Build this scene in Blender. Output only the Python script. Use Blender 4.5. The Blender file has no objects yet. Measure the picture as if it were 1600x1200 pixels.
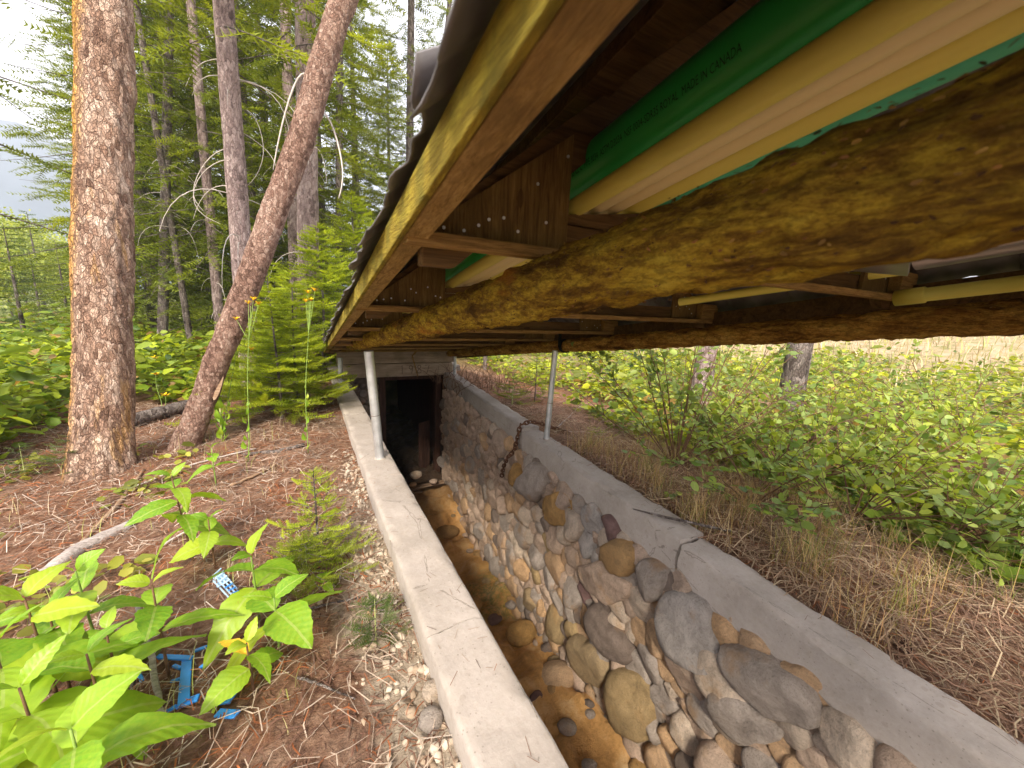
import bpy, math, random
import numpy as np
from math import radians as RD, sin, cos, pi
from mathutils import Matrix, Vector

sc = bpy.context.scene
C = sc.collection
random.seed(7); rng = np.random.default_rng(7)

# ------------------------------------------------------------------ camera, sky, sun, exposure
FPX, YAW, PITCH, ROLL, H = 600.0, RD(27.7), RD(11.2), RD(-2.75), 1.0
_f = np.array([sin(YAW)*cos(PITCH), cos(YAW)*cos(PITCH), -sin(PITCH)])
_r = np.array([cos(YAW), -sin(YAW), 0.0]); _d = np.cross(_f, _r)
CR = cos(ROLL)*_r + sin(ROLL)*_d
CD = -sin(ROLL)*_r + cos(ROLL)*_d
cam = bpy.data.cameras.new('camera'); camo = bpy.data.objects.new('camera', cam); C.objects.link(camo)
cam.sensor_width = 36; cam.lens = FPX/1600*36; cam.clip_start = .01; cam.clip_end = 5000
camo.matrix_world = Matrix(((CR[0], -CD[0], -_f[0], 0), (CR[1], -CD[1], -_f[1], 0), (CR[2], -CD[2], -_f[2], H), (0, 0, 0, 1)))
cam.dof.use_dof = True; cam.dof.focus_distance = 2.6; cam.dof.aperture_fstop = 7.0
sc.camera = camo

SUN_AZ, SUN_EL = RD(212), RD(38)       # azimuth the light comes FROM, clockwise from +Y
w = bpy.data.worlds.new('World'); sc.world = w; w.use_nodes = True
nt = w.node_tree; bg = nt.nodes['Background']
sky = nt.nodes.new('ShaderNodeTexSky'); sky.sky_type = 'NISHITA'; sky.sun_disc = False
sky.sun_elevation = SUN_EL; sky.sun_rotation = SUN_AZ; sky.air_density = 1.0; sky.dust_density = 4.0; sky.ozone_density = 1.0
# thin even cloud over the whole sky, with soft broad patches
wtc = nt.nodes.new('ShaderNodeTexCoord'); wn = nt.nodes.new('ShaderNodeTexNoise'); wn.inputs['Scale'].default_value = 2.2; wn.inputs['Detail'].default_value = 5
nt.links.new(wtc.outputs['Generated'], wn.inputs['Vector'])
wr = nt.nodes.new('ShaderNodeMapRange'); wr.inputs[1].default_value = .3; wr.inputs[2].default_value = .7; wr.inputs[3].default_value = .55; wr.inputs[4].default_value = .92; nt.links.new(wn.outputs['Fac'], wr.inputs[0])
wm = nt.nodes.new('ShaderNodeMix'); wm.data_type = 'RGBA'; wm.inputs[7].default_value = (3.7, 3.52, 3.5, 1)
nt.links.new(wr.outputs[0], wm.inputs['Factor']); nt.links.new(sky.outputs[0], wm.inputs[6]); nt.links.new(wm.outputs[2], bg.inputs[0]); bg.inputs[1].default_value = .15
sl = bpy.data.lights.new('sun', 'SUN'); so = bpy.data.objects.new('sun', sl); C.objects.link(so)
sl.energy = 2.0; sl.angle = RD(10); sl.color = (1, .91, .77)
so.rotation_euler = Vector((-sin(SUN_AZ)*cos(SUN_EL), -cos(SUN_AZ)*cos(SUN_EL), -sin(SUN_EL))).to_track_quat('-Z', 'Y').to_euler()
vs = sc.view_settings; vs.view_transform = 'Standard'; vs.look = 'None'; vs.exposure = 2.42; vs.gamma = 1
try: vs.use_curve_mapping = False
except Exception: pass

sc.cycles.max_bounces = 7; sc.cycles.diffuse_bounces = 4; sc.cycles.transmission_bounces = 4; sc.cycles.transparent_max_bounces = 4

# ------------------------------------------------------------------ photo pixel -> place
def ray(x, y):
    return CR*((x-800)/FPX) + CD*((y-600)/FPX) + _f
def onz(x, y, z): d = ray(x, y); t = (z-H)/d[2]; return np.array([d[0]*t, d[1]*t, z])
def onx(x, y, X): d = ray(x, y); t = X/d[0]; return np.array([X, d[1]*t, H+d[2]*t])
def ony(x, y, Y): d = ray(x, y); t = Y/d[1]; return np.array([d[0]*t, Y, H+d[2]*t])
def atd(px, py, D): d = ray(px, py); return d*D/np.hypot(d[0], d[1]) + [0, 0, H]

# ------------------------------------------------------------------ noise
def _hash(i, seed):
    n = (i[..., 0]*374761393 + i[..., 1]*668265263 + i[..., 2]*1440662683 + seed*974634777) & 0xffffffff
    n = ((n ^ (n >> 13))*1274126177) & 0xffffffff
    return ((n ^ (n >> 16)) & 0xffff)/65535.0
def vn(P, seed=0):
    P = np.asarray(P, float); i = np.floor(P).astype(np.int64); f = P-i; f = f*f*(3-2*f); r = 0
    for a in (0, 1):
        for b in (0, 1):
            for c in (0, 1):
                wgt = (f[..., 0] if a else 1-f[..., 0])*(f[..., 1] if b else 1-f[..., 1])*(f[..., 2] if c else 1-f[..., 2])
                r = r + wgt*_hash(i+np.array([a, b, c]), seed)
    return r*2-1
def fbm(P, seed=0, o=4):
    P = np.asarray(P, float); r = 0; a = .5
    for k in range(o): r = r + a*vn(P*2**k, seed+k); a *= .5
    return r
def sstep(a, b, x): t = np.clip((np.asarray(x, float)-a)/(b-a), 0, 1); return t*t*(3-2*t)

# ------------------------------------------------------------------ materials
def new_mat(name, rough=.8, spec=.3):
    m = bpy.data.materials.new(name); m.use_nodes = True
    n = m.node_tree.nodes; b = n['Principled BSDF']
    b.inputs['Roughness'].default_value = rough; b.inputs['Specular IOR Level'].default_value = spec
    return m, m.node_tree, b
def N(t, typ, **kw):
    n = t.nodes.new(typ)
    for k, v in kw.items():
        if hasattr(n, k): setattr(n, k, v)
        else: n.inputs[k].default_value = v
    return n
def coords(t, scale=(1, 1, 1), src='Object'):
    tc = t.nodes.new('ShaderNodeTexCoord'); mp = t.nodes.new('ShaderNodeMapping'); mp.inputs['Scale'].default_value = scale
    if src == 'World':
        g = t.nodes.new('ShaderNodeNewGeometry'); t.links.new(g.outputs['Position'], mp.inputs[0])
    else: t.links.new(tc.outputs[src], mp.inputs[0])
    return mp.outputs[0]
def noise(t, vec, scale, detail=6, rough=.6, dist=0):
    n = N(t, 'ShaderNodeTexNoise'); n.inputs['Scale'].default_value = scale; n.inputs['Detail'].default_value = detail
    n.inputs['Roughness'].default_value = rough; n.inputs['Distortion'].default_value = dist; t.links.new(vec, n.inputs['Vector']); return n.outputs['Fac']
def voro(t, vec, scale, feature='F1', out='Distance'):
    n = N(t, 'ShaderNodeTexVoronoi'); n.feature = feature; n.inputs['Scale'].default_value = scale; t.links.new(vec, n.inputs['Vector']); return n.outputs[out]
def ramp(t, fac, stops, interp='LINEAR'):
    r = t.nodes.new('ShaderNodeValToRGB'); e = r.color_ramp.elements; r.color_ramp.interpolation = interp
    while len(e) < len(stops): e.new(.5)
    for q, (p, c) in zip(e, stops): q.position = p; q.color = (c if len(c) == 4 else (*c, 1))
    t.links.new(fac, r.inputs[0]); return r.outputs[0]
def bw(t, fac, a, b): return ramp(t, fac, [(a, (0, 0, 0)), (b, (1, 1, 1))])
def mix(t, fac, a, b, mode='MIX'):
    n = t.nodes.new('ShaderNodeMix'); n.data_type = 'RGBA'; n.blend_type = mode
    for sock, v in ((n.inputs['Factor'], fac), (n.inputs[6], a), (n.inputs[7], b)):
        if hasattr(v, 'is_linked'): t.links.new(v, sock)
        else: sock.default_value = v if not isinstance(v, tuple) or len(v) == 4 else (*v, 1)
    return n.outputs[2]
def math_(t, op, a, b=0.):
    n = t.nodes.new('ShaderNodeMath'); n.operation = op
    for s, v in zip(n.inputs, (a, b)):
        if hasattr(v, 'is_linked'): t.links.new(v, s)
        else: s.default_value = v
    return n.outputs[0]
def bump(t, b, h, strength=.5, dist=.01):
    n = t.nodes.new('ShaderNodeBump'); n.inputs['Strength'].default_value = strength; n.inputs['Distance'].default_value = dist
    t.links.new(h, n.inputs['Height']); t.links.new(n.outputs[0], b.inputs['Normal'])
def setc(t, b, c): t.links.new(c, b.inputs['Base Color'])

MT = {}
def plain(name, col, rough=.6, spec=.4, metal=0, var=.25, vs_=8, bmp=.15, bd=.002, sc_=(1, 1, 1), bs=60):
    m, t, b = new_mat(name, rough, spec); b.inputs['Metallic'].default_value = metal
    v = coords(t, sc_); n1 = noise(t, v, vs_); lo = tuple(c*(1-var) for c in col); hi = tuple(min(1, c*(1+var)) for c in col)
    setc(t, b, ramp(t, n1, [(.3, lo), (.7, hi)]))
    if bmp: bump(t, b, noise(t, v, bs), bmp, bd)
    MT[name] = m; return m
def attr_mat(name, rough=.5, trans=.0, spec=.3, gain=1.0, tcol=(1.25, 1.15, .5)):
    m, t, b = new_mat(name, rough, spec)
    a = N(t, 'ShaderNodeAttribute'); a.attribute_name = 'Col'
    col = a.outputs['Color']
    setc(t, b, col)
    if trans:
        tr = N(t, 'ShaderNodeBsdfTranslucent'); t.links.new(mix(t, 1.0, col, (*tcol, 1), 'MULTIPLY'), tr.inputs[0])
        ms = N(t, 'ShaderNodeMixShader'); ms.inputs[0].default_value = trans
        t.links.new(b.outputs[0], ms.inputs[1]); t.links.new(tr.outputs[0], ms.inputs[2])
        t.links.new(ms.outputs[0], t.nodes['Material Output'].inputs[0])
    MT[name] = m; return m
attr_mat('leaf', .45, .42, .35)
attr_mat('needle', .55, .45, .25)
attr_mat('litter', .85, .12, .15, tcol=(1, 1, 1))
attr_mat('twig', .85, 0, .15)

def leaf_single():
    m, t, b = new_mat('big_leaf', .42, .4)
    oi = N(t, 'ShaderNodeObjectInfo'); v = coords(t)
    sx = N(t, 'ShaderNodeSeparateXYZ'); t.links.new(v, sx.inputs[0])
    base = ramp(t, oi.outputs['Random'], [(0, (.13, .30, .018)), (.35, (.20, .39, .022)), (.8, (.31, .46, .026)), (1, (.40, .50, .03))])
    n = noise(t, v, 18); base = mix(t, bw(t, n, .35, .75), base, mix(t, .5, base, (.42, .52, .04)))
    ay = math_(t, 'ABSOLUTE', sx.outputs[1])
    rib = math_(t, 'LESS_THAN', ay, .018)
    base = mix(t, math_(t, 'MULTIPLY', rib, .55), base, (.42, .50, .14))
    # side veins
    ph = math_(t, 'SUBTRACT', sx.outputs[0], math_(t, 'MULTIPLY', ay, .8)); wv = math_(t, 'SINE', math_(t, 'MULTIPLY', ph, 52.))
    bump(t, b, wv, .10, .006)
    brown = bw(t, noise(t, v, 5, 3), .70, .74); base = mix(t, math_(t, 'MULTIPLY', brown, .5), base, (.28, .19, .05))
    setc(t, b, base)
    tr = N(t, 'ShaderNodeBsdfTranslucent'); t.links.new(mix(t, 1.0, base, (1.25, 1.2, .4, 1), 'MULTIPLY'), tr.inputs[0])
    ms = N(t, 'ShaderNodeMixShader'); ms.inputs[0].default_value = .4
    t.links.new(b.outputs[0], ms.inputs[1]); t.links.new(tr.outputs[0], ms.inputs[2]); t.links.new(ms.outputs[0], t.nodes['Material Output'].inputs[0])
    MT['big_leaf'] = m
leaf_single()

def bark(name, cols, cell=25., zst=.55, moss=None, bstr=.9, bdist=.02):
    """scaly bark: every plate has a tint of its own, dark seams between"""
    m, t, b = new_mat(name, .9, .15)
    v = coords(t, (1, 1, zst)); nz = N(t, 'ShaderNodeTexNoise'); nz.inputs['Scale'].default_value = cell*.8; nz.inputs['Detail'].default_value = 4; t.links.new(v, nz.inputs['Vector'])
    off = N(t, 'ShaderNodeVectorMath'); off.operation = 'MULTIPLY_ADD'; off.inputs[1].default_value = (1.6/cell,)*3; t.links.new(nz.outputs['Color'], off.inputs[0]); t.links.new(v, off.inputs[2]); vd = off.outputs[0]
    e = voro(t, vd, cell, 'DISTANCE_TO_EDGE'); pc = voro(t, vd, cell, 'F1', 'Color'); e2 = voro(t, vd, cell*2.7, 'DISTANCE_TO_EDGE'); pr = math_(t, 'MULTIPLY', pc, 1.)
    n0 = noise(t, coords(t, (1, 1, .4)), 5, 5, .6); n2 = noise(t, v, cell*4, 5, .7)
    f = math_(t, 'ADD', math_(t, 'MULTIPLY', pr, .42), math_(t, 'ADD', math_(t, 'MULTIPLY', n0, .5), math_(t, 'MULTIPLY', n2, .38)))
    c = ramp(t, f, [(.40, cols[0]), (.56, cols[1]), (.74, cols[2]), (.95, cols[3])])
    seam = math_(t, 'MAXIMUM', math_(t, 'SUBTRACT', 1., bw(t, e, .0, .11)), math_(t, 'MULTIPLY', math_(t, 'SUBTRACT', 1., bw(t, e2, .0, .12)), .6))
    c = mix(t, math_(t, 'MULTIPLY', math_(t, 'MULTIPLY', seam, bw(t, noise(t, v, 14, 3), .3, .62)), .7), c, cols[0])
    if moss:
        sx = N(t, 'ShaderNodeSeparateXYZ'); t.links.new(coords(t), sx.inputs[0])
        sd = math_(t, 'ADD', math_(t, 'MULTIPLY', sx.outputs[0], -3.1), math_(t, 'MULTIPLY', sx.outputs[1], 1.2))
        side = math_(t, 'ADD', sd, math_(t, 'ADD', math_(t, 'MULTIPLY', n0, .45), math_(t, 'MULTIPLY', pr, .22)))
        c = mix(t, math_(t, 'MULTIPLY', bw(t, side, .50, .78), .85), c, mix(t, math_(t, 'MULTIPLY', seam, .8), moss, (.12, .05, .015)))
        pt = bw(t, math_(t, 'ADD', noise(t, coords(t, (1, 1, .12)), 11, 5), math_(t, 'MULTIPLY', pr, .12)), .64, .74); c = mix(t, math_(t, 'MULTIPLY', pt, .45), c, moss)
    setc(t, b, c); h = math_(t, 'ADD', math_(t, 'MULTIPLY', pr, .35), math_(t, 'SUBTRACT', math_(t, 'MULTIPLY', n2, .35), math_(t, 'MULTIPLY', seam, .8)))
    bump(t, b, h, bstr, bdist); MT[name] = m
bark('bark_big', ((.13, .072, .05), (.38, .235, .165), (.59, .41, .31), (.80, .64, .52)), 40, .42, (.70, .36, .06), 1., .02)
bark('bark_lean', ((.095, .052, .037), (.31, .18, .135), (.50, .325, .25), (.70, .52, .43)), 52, .7, None, 1., .014)
bark('bark_far', ((.12, .085, .078), (.36, .26, .245), (.54, .41, .385), (.70, .57, .54)), 38, .4)
bark('bark_grey', ((.055, .042, .036), (.17, .135, .12), (.28, .235, .21), (.40, .34, .31)), 30, .4)

def log_mat(name, cols, sc_, orange):
    m, t, b = new_mat(name, .95, .1)
    v = coords(t, (1, .24, 1)); n1 = noise(t, v, 12*sc_, 10, .80, .25); n2 = noise(t, coords(t, (1, .4, 1)), 60*sc_, 6, .8); n3 = noise(t, v, 4*sc_, 4)
    c = ramp(t, n1, [(.38, cols[0]), (.46, cols[1]), (.53, cols[2]), (.64, cols[3])])
    c = mix(t, math_(t, 'MULTIPLY', bw(t, n2, .46, .56), .75), c, mix(t, .75, c, cols[0]))
    c = mix(t, math_(t, 'MULTIPLY', bw(t, n3, .60, .68), .6), c, orange)
    setc(t, b, c); bump(t, b, math_(t, 'ADD', n1, math_(t, 'MULTIPLY', n2, .5)), 1., .02); MT[name] = m
log_mat('log_moss', ((.10, .05, .012), (.27, .15, .022), (.54, .355, .035), (.74, .55, .07)), 1.9, (.55, .20, .03))
log_mat('log_brown', ((.08, .038, .011), (.34, .17, .035), (.55, .31, .065), (.70, .46, .11)), 1.6, (.24, .09, .025))

def wood(name, cols, along=0, rough=.8, sc_=1., stain=None):
    m, t, b = new_mat(name, rough, .2)
    s = [9*sc_]*3; s[along] = .7*sc_
    v = coords(t, tuple(s)); g = noise(t, v, 3, 8, .7, 1.2); g2 = noise(t, v, 14, 4, .6)
    c = ramp(t, g, [(.3, cols[0]), (.5, cols[1]), (.72, cols[2])])
    c = mix(t, math_(t, 'MULTIPLY', bw(t, g2, .5, .62), .45), c, cols[0])
    if stain: c = mix(t, math_(t, 'MULTIPLY', bw(t, noise(t, coords(t), 5*sc_, 5), .45, .65), .7), c, stain)
    kn = voro(t, coords(t, tuple(2.2 if i != along else .8 for i in range(3))), 3.*sc_); c = mix(t, math_(t, 'MULTIPLY', bw(t, kn, .10, .05), 0.0) if False else math_(t, 'MULTIPLY', math_(t, 'LESS_THAN', kn, .09), .6), c, cols[0])
    setc(t, b, c); bump(t, b, math_(t, 'ADD', g, math_(t, 'MULTIPLY', g2, .5)), .8, .006); MT[name] = m
wood('board_eave', ((.14, .08, .022), (.36, .225, .075), (.54, .37, .145)), 1, .85, 3.2, (.20, .125, .045))
wood('board_moss', ((.15, .10, .012), (.32, .235, .03), (.50, .40, .05)), 1, .9, 3.6, (.13, .115, .018))
wood('rafter', ((.05, .028, .012), (.125, .07, .025), (.20, .12, .045)), 0, .85, 1.)
wood('plywood', ((.07, .038, .012), (.18, .11, .035), (.28, .18, .06)), 2, .85, 2.4, (.12, .075, .02))
wood('tie', ((.13, .07, .022), (.32, .19, .06), (.46, .29, .10)), 0, .8, 3.)
wood('header', ((.22, .16, .105), (.42, .32, .225), (.54, .43, .32)), 0, .85, .8, (.19, .15, .09))
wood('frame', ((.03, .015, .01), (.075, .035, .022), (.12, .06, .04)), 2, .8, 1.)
wood('grey_wood', ((.17, .14, .12), (.36, .31, .28), (.52, .46, .42)), 0, .9, 1.6)
wood('scrap', ((.14, .08, .05), (.28, .18, .11), (.42, .31, .22)), 0, .9, 1.)
plain('galv', (.60, .61, .62), .42, .5, .75, .22, 14, .1, .001)
plain('alu', (.55, .55, .56), .38, .5, .7, .2, 6, .08, .001, (1, .2, 1))
plain('tin', (.17, .16, .165), .6, .4, .4, .45, 7, .1, .002)
plain('iron_rust', (.13, .06, .032), .85, .3, .2, .5, 50, .6, .003)
plain('pvc_green', (.025, .36, .06), .38, .45, 0, .10, 3, .03, .001)
plain('pvc_teal', (.07, .42, .25), .4, .45, 0, .10, 3, .03, .001)
plain('pvc_cream', (.80, .67, .34), .42, .4, 0, .10, 3, .05, .001, (1, .3, 1))
plain('pvc_yellow', (.72, .63, .13), .45, .4, 0, .14, 3, .05, .001, (1, .3, 1))
plain('ink', (.012, .014, .01), .7, .2, 0, 0, 3, 0)
plain('carved', (.10, .07, .045), .9, .1, 0, .2, 20, 0)
plain('nail', (.62, .62, .60), .4, .5, .6, .2, 20, 0)
plain('blue_plastic', (.035, .24, .66), .42, .4, 0, .18, 12, .05, .001)
plain('pale_plastic', (.42, .60, .78), .5, .4, 0, .25, 12, .05, .001)
plain('petal', (.85, .55, .01), .6, .2, 0, .15, 30, 0)
plain('petal_disc', (.55, .28, .01), .7, .2, 0, .2, 30, 0)
plain('stem_green', (.20, .29, .06), .6, .3, 0, .3, 20, 0)
plain('stem_pale', (.42, .46, .17), .6, .3, 0, .3, 20, 0)
plain('stem_red', (.16, .085, .045), .7, .3, 0, .35, 30, 0)
plain('dead_branch', (.50, .44, .40), .85, .2, 0, .25, 20, .3, .002)
plain('yellow_leaf', (.66, .42, .03), .5, .3, 0, .2, 20, .1, .002)
plain('cone', (.085, .05, .035), .8, .2, 0, .4, 40, .4, .004)
plain('hill', (.10, .14, .17), .95, .1, 0, .3, .02, 0)  # blue-grey tint puts some of the distance haze into the colour

def concrete():
    m, t, b = new_mat('concrete', .92, .2)
    v = coords(t); n1 = noise(t, v, 3.2, 6, .65); n2 = noise(t, v, 60, 5, .7); n3 = noise(t, v, 11, 6, .7)
    c = ramp(t, n1, [(.3, (.27, .23, .195)), (.5, (.355, .305, .265)), (.72, (.43, .375, .335))])
    c = mix(t, math_(t, 'MULTIPLY', bw(t, n3, .55, .72), .55), c, (.30, .26, .20))
    pit = voro(t, v, 75); pm = math_(t, 'MULTIPLY', math_(t, 'LESS_THAN', pit, .17), bw(t, noise(t, v, 6), .42, .6))
    c = mix(t, math_(t, 'MULTIPLY', pm, .65), c, (.17, .14, .11))
    c = mix(t, math_(t, 'MULTIPLY', bw(t, n2, .3, .75), .22), c, (.62, .56, .50))
    agg = ramp(t, math_(t, 'MULTIPLY', voro(t, v, 34, 'F1', 'Color'), 1.), [(.2, (.16, .13, .11)), (.5, (.33, .28, .235)), (.8, (.5, .44, .38))]); am = math_(t, 'MULTIPLY', math_(t, 'LESS_THAN', voro(t, v, 34), .30), bw(t, noise(t, v, 7, 4), .50, .62)); c = mix(t, math_(t, 'MULTIPLY', am, .45), c, mix(t, .5, agg, (.36, .30, .25)))
    st = bw(t, noise(t, coords(t, (1, .5, .5)), 2.1, 5, .7), .52, .70); c = mix(t, math_(t, 'MULTIPLY', st, .45), c, (.235, .195, .15))
    # hair cracks
    crk = voro(t, coords(t, (1.7, 1.1, 1.7)), 1.3, 'DISTANCE_TO_EDGE'); wob = math_(t, 'ADD', crk, math_(t, 'MULTIPLY', math_(t, 'SUBTRACT', noise(t, v, 9), .5), .09))
    cm = math_(t, 'LESS_THAN', math_(t, 'ABSOLUTE', wob), .0022); c = mix(t, math_(t, 'MULTIPLY', cm, .55), c, (.14, .11, .085))
    setc(t, b, c)
    h = math_(t, 'SUBTRACT', math_(t, 'ADD', math_(t, 'MULTIPLY', n2, .35), n3), math_(t, 'ADD', math_(t, 'MULTIPLY', pm, .8), cm))
    bump(t, b, h, .6, .006); MT['concrete'] = m
    m, t, b = new_mat('mortar', .95, .1); v = coords(t); n = noise(t, v, 30, 8, .75)
    setc(t, b, ramp(t, n, [(.3, (.13, .098, .072)), (.5, (.30, .235, .175)), (.75, (.46, .375, .29))])); bump(t, b, n, 1., .03); MT['mortar'] = m
concrete()
STONE = dict(g=(.42, .355, .305), o=(.60, .38, .205), t=(.57, .415, .31), b=(.66, .53, .41), d=(.21, .16, .13), p=(.21, .12, .11), y=(.52, .29, .08), l=(.47, .425, .39), k=(.38, .265, .125))
def stone_mats():
    for k, c in STONE.items():
        m, t, b = new_mat('stone_'+k, .82, .25); v = coords(t, src='World')
        oi = N(t, 'ShaderNodeObjectInfo')
        n1 = noise(t, v, 12, 8, .75, .5); n2 = noise(t, v, 110, 5, .8)
        col = ramp(t, n1, [(.28, tuple(x*.5 for x in c)), (.5, c), (.75, tuple(min(1, x*1.4+.03) for x in c))])
        col = mix(t, math_(t, 'MULTIPLY', oi.outputs['Random'], .3), col, (.36, .29, .235))
        col = mix(t, math_(t, 'MULTIPLY', bw(t, n2, .52, .68), .5), col, (.13, .10, .08))
        strn = bw(t, noise(t, v, 5, 5), .57, .68); col = mix(t, math_(t, 'MULTIPLY', strn, .5), col, (.42, .23, .085))
        setc(t, b, col); bump(t, b, math_(t, 'ADD', n1, math_(t, 'MULTIPLY', n2, .8)), 1., .02); MT['stone_'+k] = m
stone_mats()

def ground_mat():
    m, t, b = new_mat('ground', .95, .1); v = coords(t)
    sx = N(t, 'ShaderNodeSeparateXYZ'); t.links.new(v, sx.inputs[0]); X, Y, Z = sx.outputs
    n1 = noise(t, v, 2.2, 6, .65); n2 = noise(t, v, 26, 8, .75); n3 = noise(t, coords(t, (1, 2.2, 1)), 90, 4, .7); n4 = noise(t, v, 5.5, 5, .6)
    c = ramp(t, n2, [(.3, (.075, .036, .024)), (.48, (.20, .105, .065)), (.62, (.33, .20, .13)), (.8, (.50, .37, .27))])
    c = mix(t, math_(t, 'MULTIPLY', bw(t, n4, .54, .66), .5), c, (.33, .13, .06))
    c = mix(t, math_(t, 'MULTIPLY', bw(t, n1, .52, .68), .45), c, (.37, .27, .20))
    # pale crumbly soil banked along the outside of the left wall
    d = math_(t, 'ADD', X, math_(t, 'MULTIPLY', math_(t, 'SUBTRACT', n4, .5), .5))
    soil = math_(t, 'MULTIPLY', bw(t, d, .02, .14), math_(t, 'LESS_THAN', X, .5))
    soil = math_(t, 'MULTIPLY', soil, bw(t, math_(t, 'MULTIPLY', Y, -1.), -3.2+3., -1.4+3.)) if False else soil
    yy = N(t, 'ShaderNodeMapRange'); yy.inputs[1].default_value = 2.9; yy.inputs[2].default_value = 1.6; t.links.new(Y, yy.inputs[0])
    soil = math_(t, 'MULTIPLY', soil, yy.outputs[0])
    sc_ = ramp(t, n2, [(.3, (.22, .165, .115)), (.5, (.43, .345, .255)), (.7, (.58, .49, .39))])
    c = mix(t, soil, c, sc_)
    # iron-stained mud in the trench
    low = math_(t, 'LESS_THAN', Z, -.75)
    mud = ramp(t, math_(t, 'ADD', math_(t, 'MULTIPLY', n4, .6), math_(t, 'MULTIPLY', n2, .4)), [(.3, (.36, .18, .06)), (.5, (.74, .41, .15)), (.68, (.84, .60, .33))])
    ga = N(t, 'ShaderNodeMapRange'); ga.inputs[1].default_value = 2.3; ga.inputs[2].default_value = 2.6; t.links.new(Y, ga.inputs[0])
    gb = N(t, 'ShaderNodeMapRange'); gb.inputs[1].default_value = 3.3; gb.inputs[2].default_value = 3.0; t.links.new(Y, gb.inputs[0])
    alg = math_(t, 'MULTIPLY', math_(t, 'MULTIPLY', ga.outputs[0], gb.outputs[0]), bw(t, n2, .4, .6))
    inn = N(t, 'ShaderNodeMapRange'); inn.inputs[1].default_value = 4.3; inn.inputs[2].default_value = 5.0; t.links.new(Y, inn.inputs[0]); mud = mix(t, inn.outputs[0], mud, ramp(t, n2, [(.3, (.05, .035, .025)), (.7, (.17, .11, .07))]))  # mud darkens towards the cellar: indoor shade put into the colour
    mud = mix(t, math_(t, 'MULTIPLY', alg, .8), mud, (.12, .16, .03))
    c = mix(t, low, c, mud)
    # meadow far off
    ln = N(t, 'ShaderNodeVectorMath'); ln.operation = 'LENGTH'; t.links.new(v, ln.inputs[0])
    far = N(t, 'ShaderNodeMapRange'); far.inputs[1].default_value = 6; far.inputs[2].default_value = 11; t.links.new(ln.outputs['Value'], far.inputs[0])
    mead = ramp(t, n1, [(.35, (.085, .13, .025)), (.5, (.17, .19, .05)), (.68, (.36, .30, .15))])
    rt = N(t, 'ShaderNodeMapRange'); rt.inputs[1].default_value = 5; rt.inputs[2].default_value = 9; t.links.new(X, rt.inputs[0])
    mead = mix(t, rt.outputs[0], mead, ramp(t, n1, [(.35, (.20, .20, .07)), (.5, (.38, .29, .17)), (.7, (.50, .38, .27))]))
    c = mix(t, far.outputs[0], c, mead)
    setc(t, b, c)
    rg = math_(t, 'SUBTRACT', .95, math_(t, 'MULTIPLY', low, .62)); t.links.new(rg, b.inputs['Roughness'])
    bump(t, b, math_(t, 'ADD', n2, math_(t, 'MULTIPLY', n3, .5)), .9, .025); MT['ground'] = m
ground_mat()

# ------------------------------------------------------------------ mesh helpers
def props(o, label=None, cat=None, group=None, kind=None):
    if label: o['label'] = label
    if cat: o['category'] = cat
    if group: o['group'] = group
    if kind: o['kind'] = kind
    return o
def thing(name, label, cat, loc=(0, 0, 0), group=None, rz=0):
    o = bpy.data.objects.new(name, None); C.objects.link(o); o.location = [float(x) for x in loc]; o.rotation_euler = (0, 0, rz); o.empty_display_size = .05
    return props(o, label, cat, group)
def mesh(name, V, F, mat, parent=None, smooth=False, col=None, loc=None):
    """one mesh object; F an (n,k) array or a list of faces; col per vertex"""
    me = bpy.data.meshes.new(name); V = np.asarray(V, float)
    if isinstance(F, np.ndarray):
        n, k = F.shape
        me.vertices.add(len(V)); me.vertices.foreach_set('co', V.ravel())
        me.loops.add(n*k); me.loops.foreach_set('vertex_index', F.ravel().astype(np.int32))
        me.polygons.add(n); me.polygons.foreach_set('loop_start', np.arange(0, n*k, k, dtype=np.int32))
        me.update(calc_edges=True); me.validate()
    else: me.from_pydata(V.tolist(), [], [list(f) for f in F]); me.update()
    if smooth: me.polygons.foreach_set('use_smooth', np.ones(len(me.polygons), bool))
    if col is not None:
        a = me.color_attributes.new('Col', 'FLOAT_COLOR', 'POINT'); c4 = np.ones((len(V), 4)); c4[:, :3] = col; a.data.foreach_set('color', c4.ravel())
    me.materials.append(MT[mat] if isinstance(mat, str) else mat)
    o = bpy.data.objects.new(name, me); C.objects.link(o)
    if parent is not None: o.parent = parent
    if loc is not None: o.location = [float(x) for x in loc]
    return o
def copy_tree(o, parent=None):
    c = o.copy(); C.objects.link(c); c.parent = parent
    for ch in list(o.children): copy_tree(ch, c)
    return c
def unit(v): v = np.asarray(v, float); return v/np.maximum(np.linalg.norm(v, axis=-1, keepdims=True), 1e-9)
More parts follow.
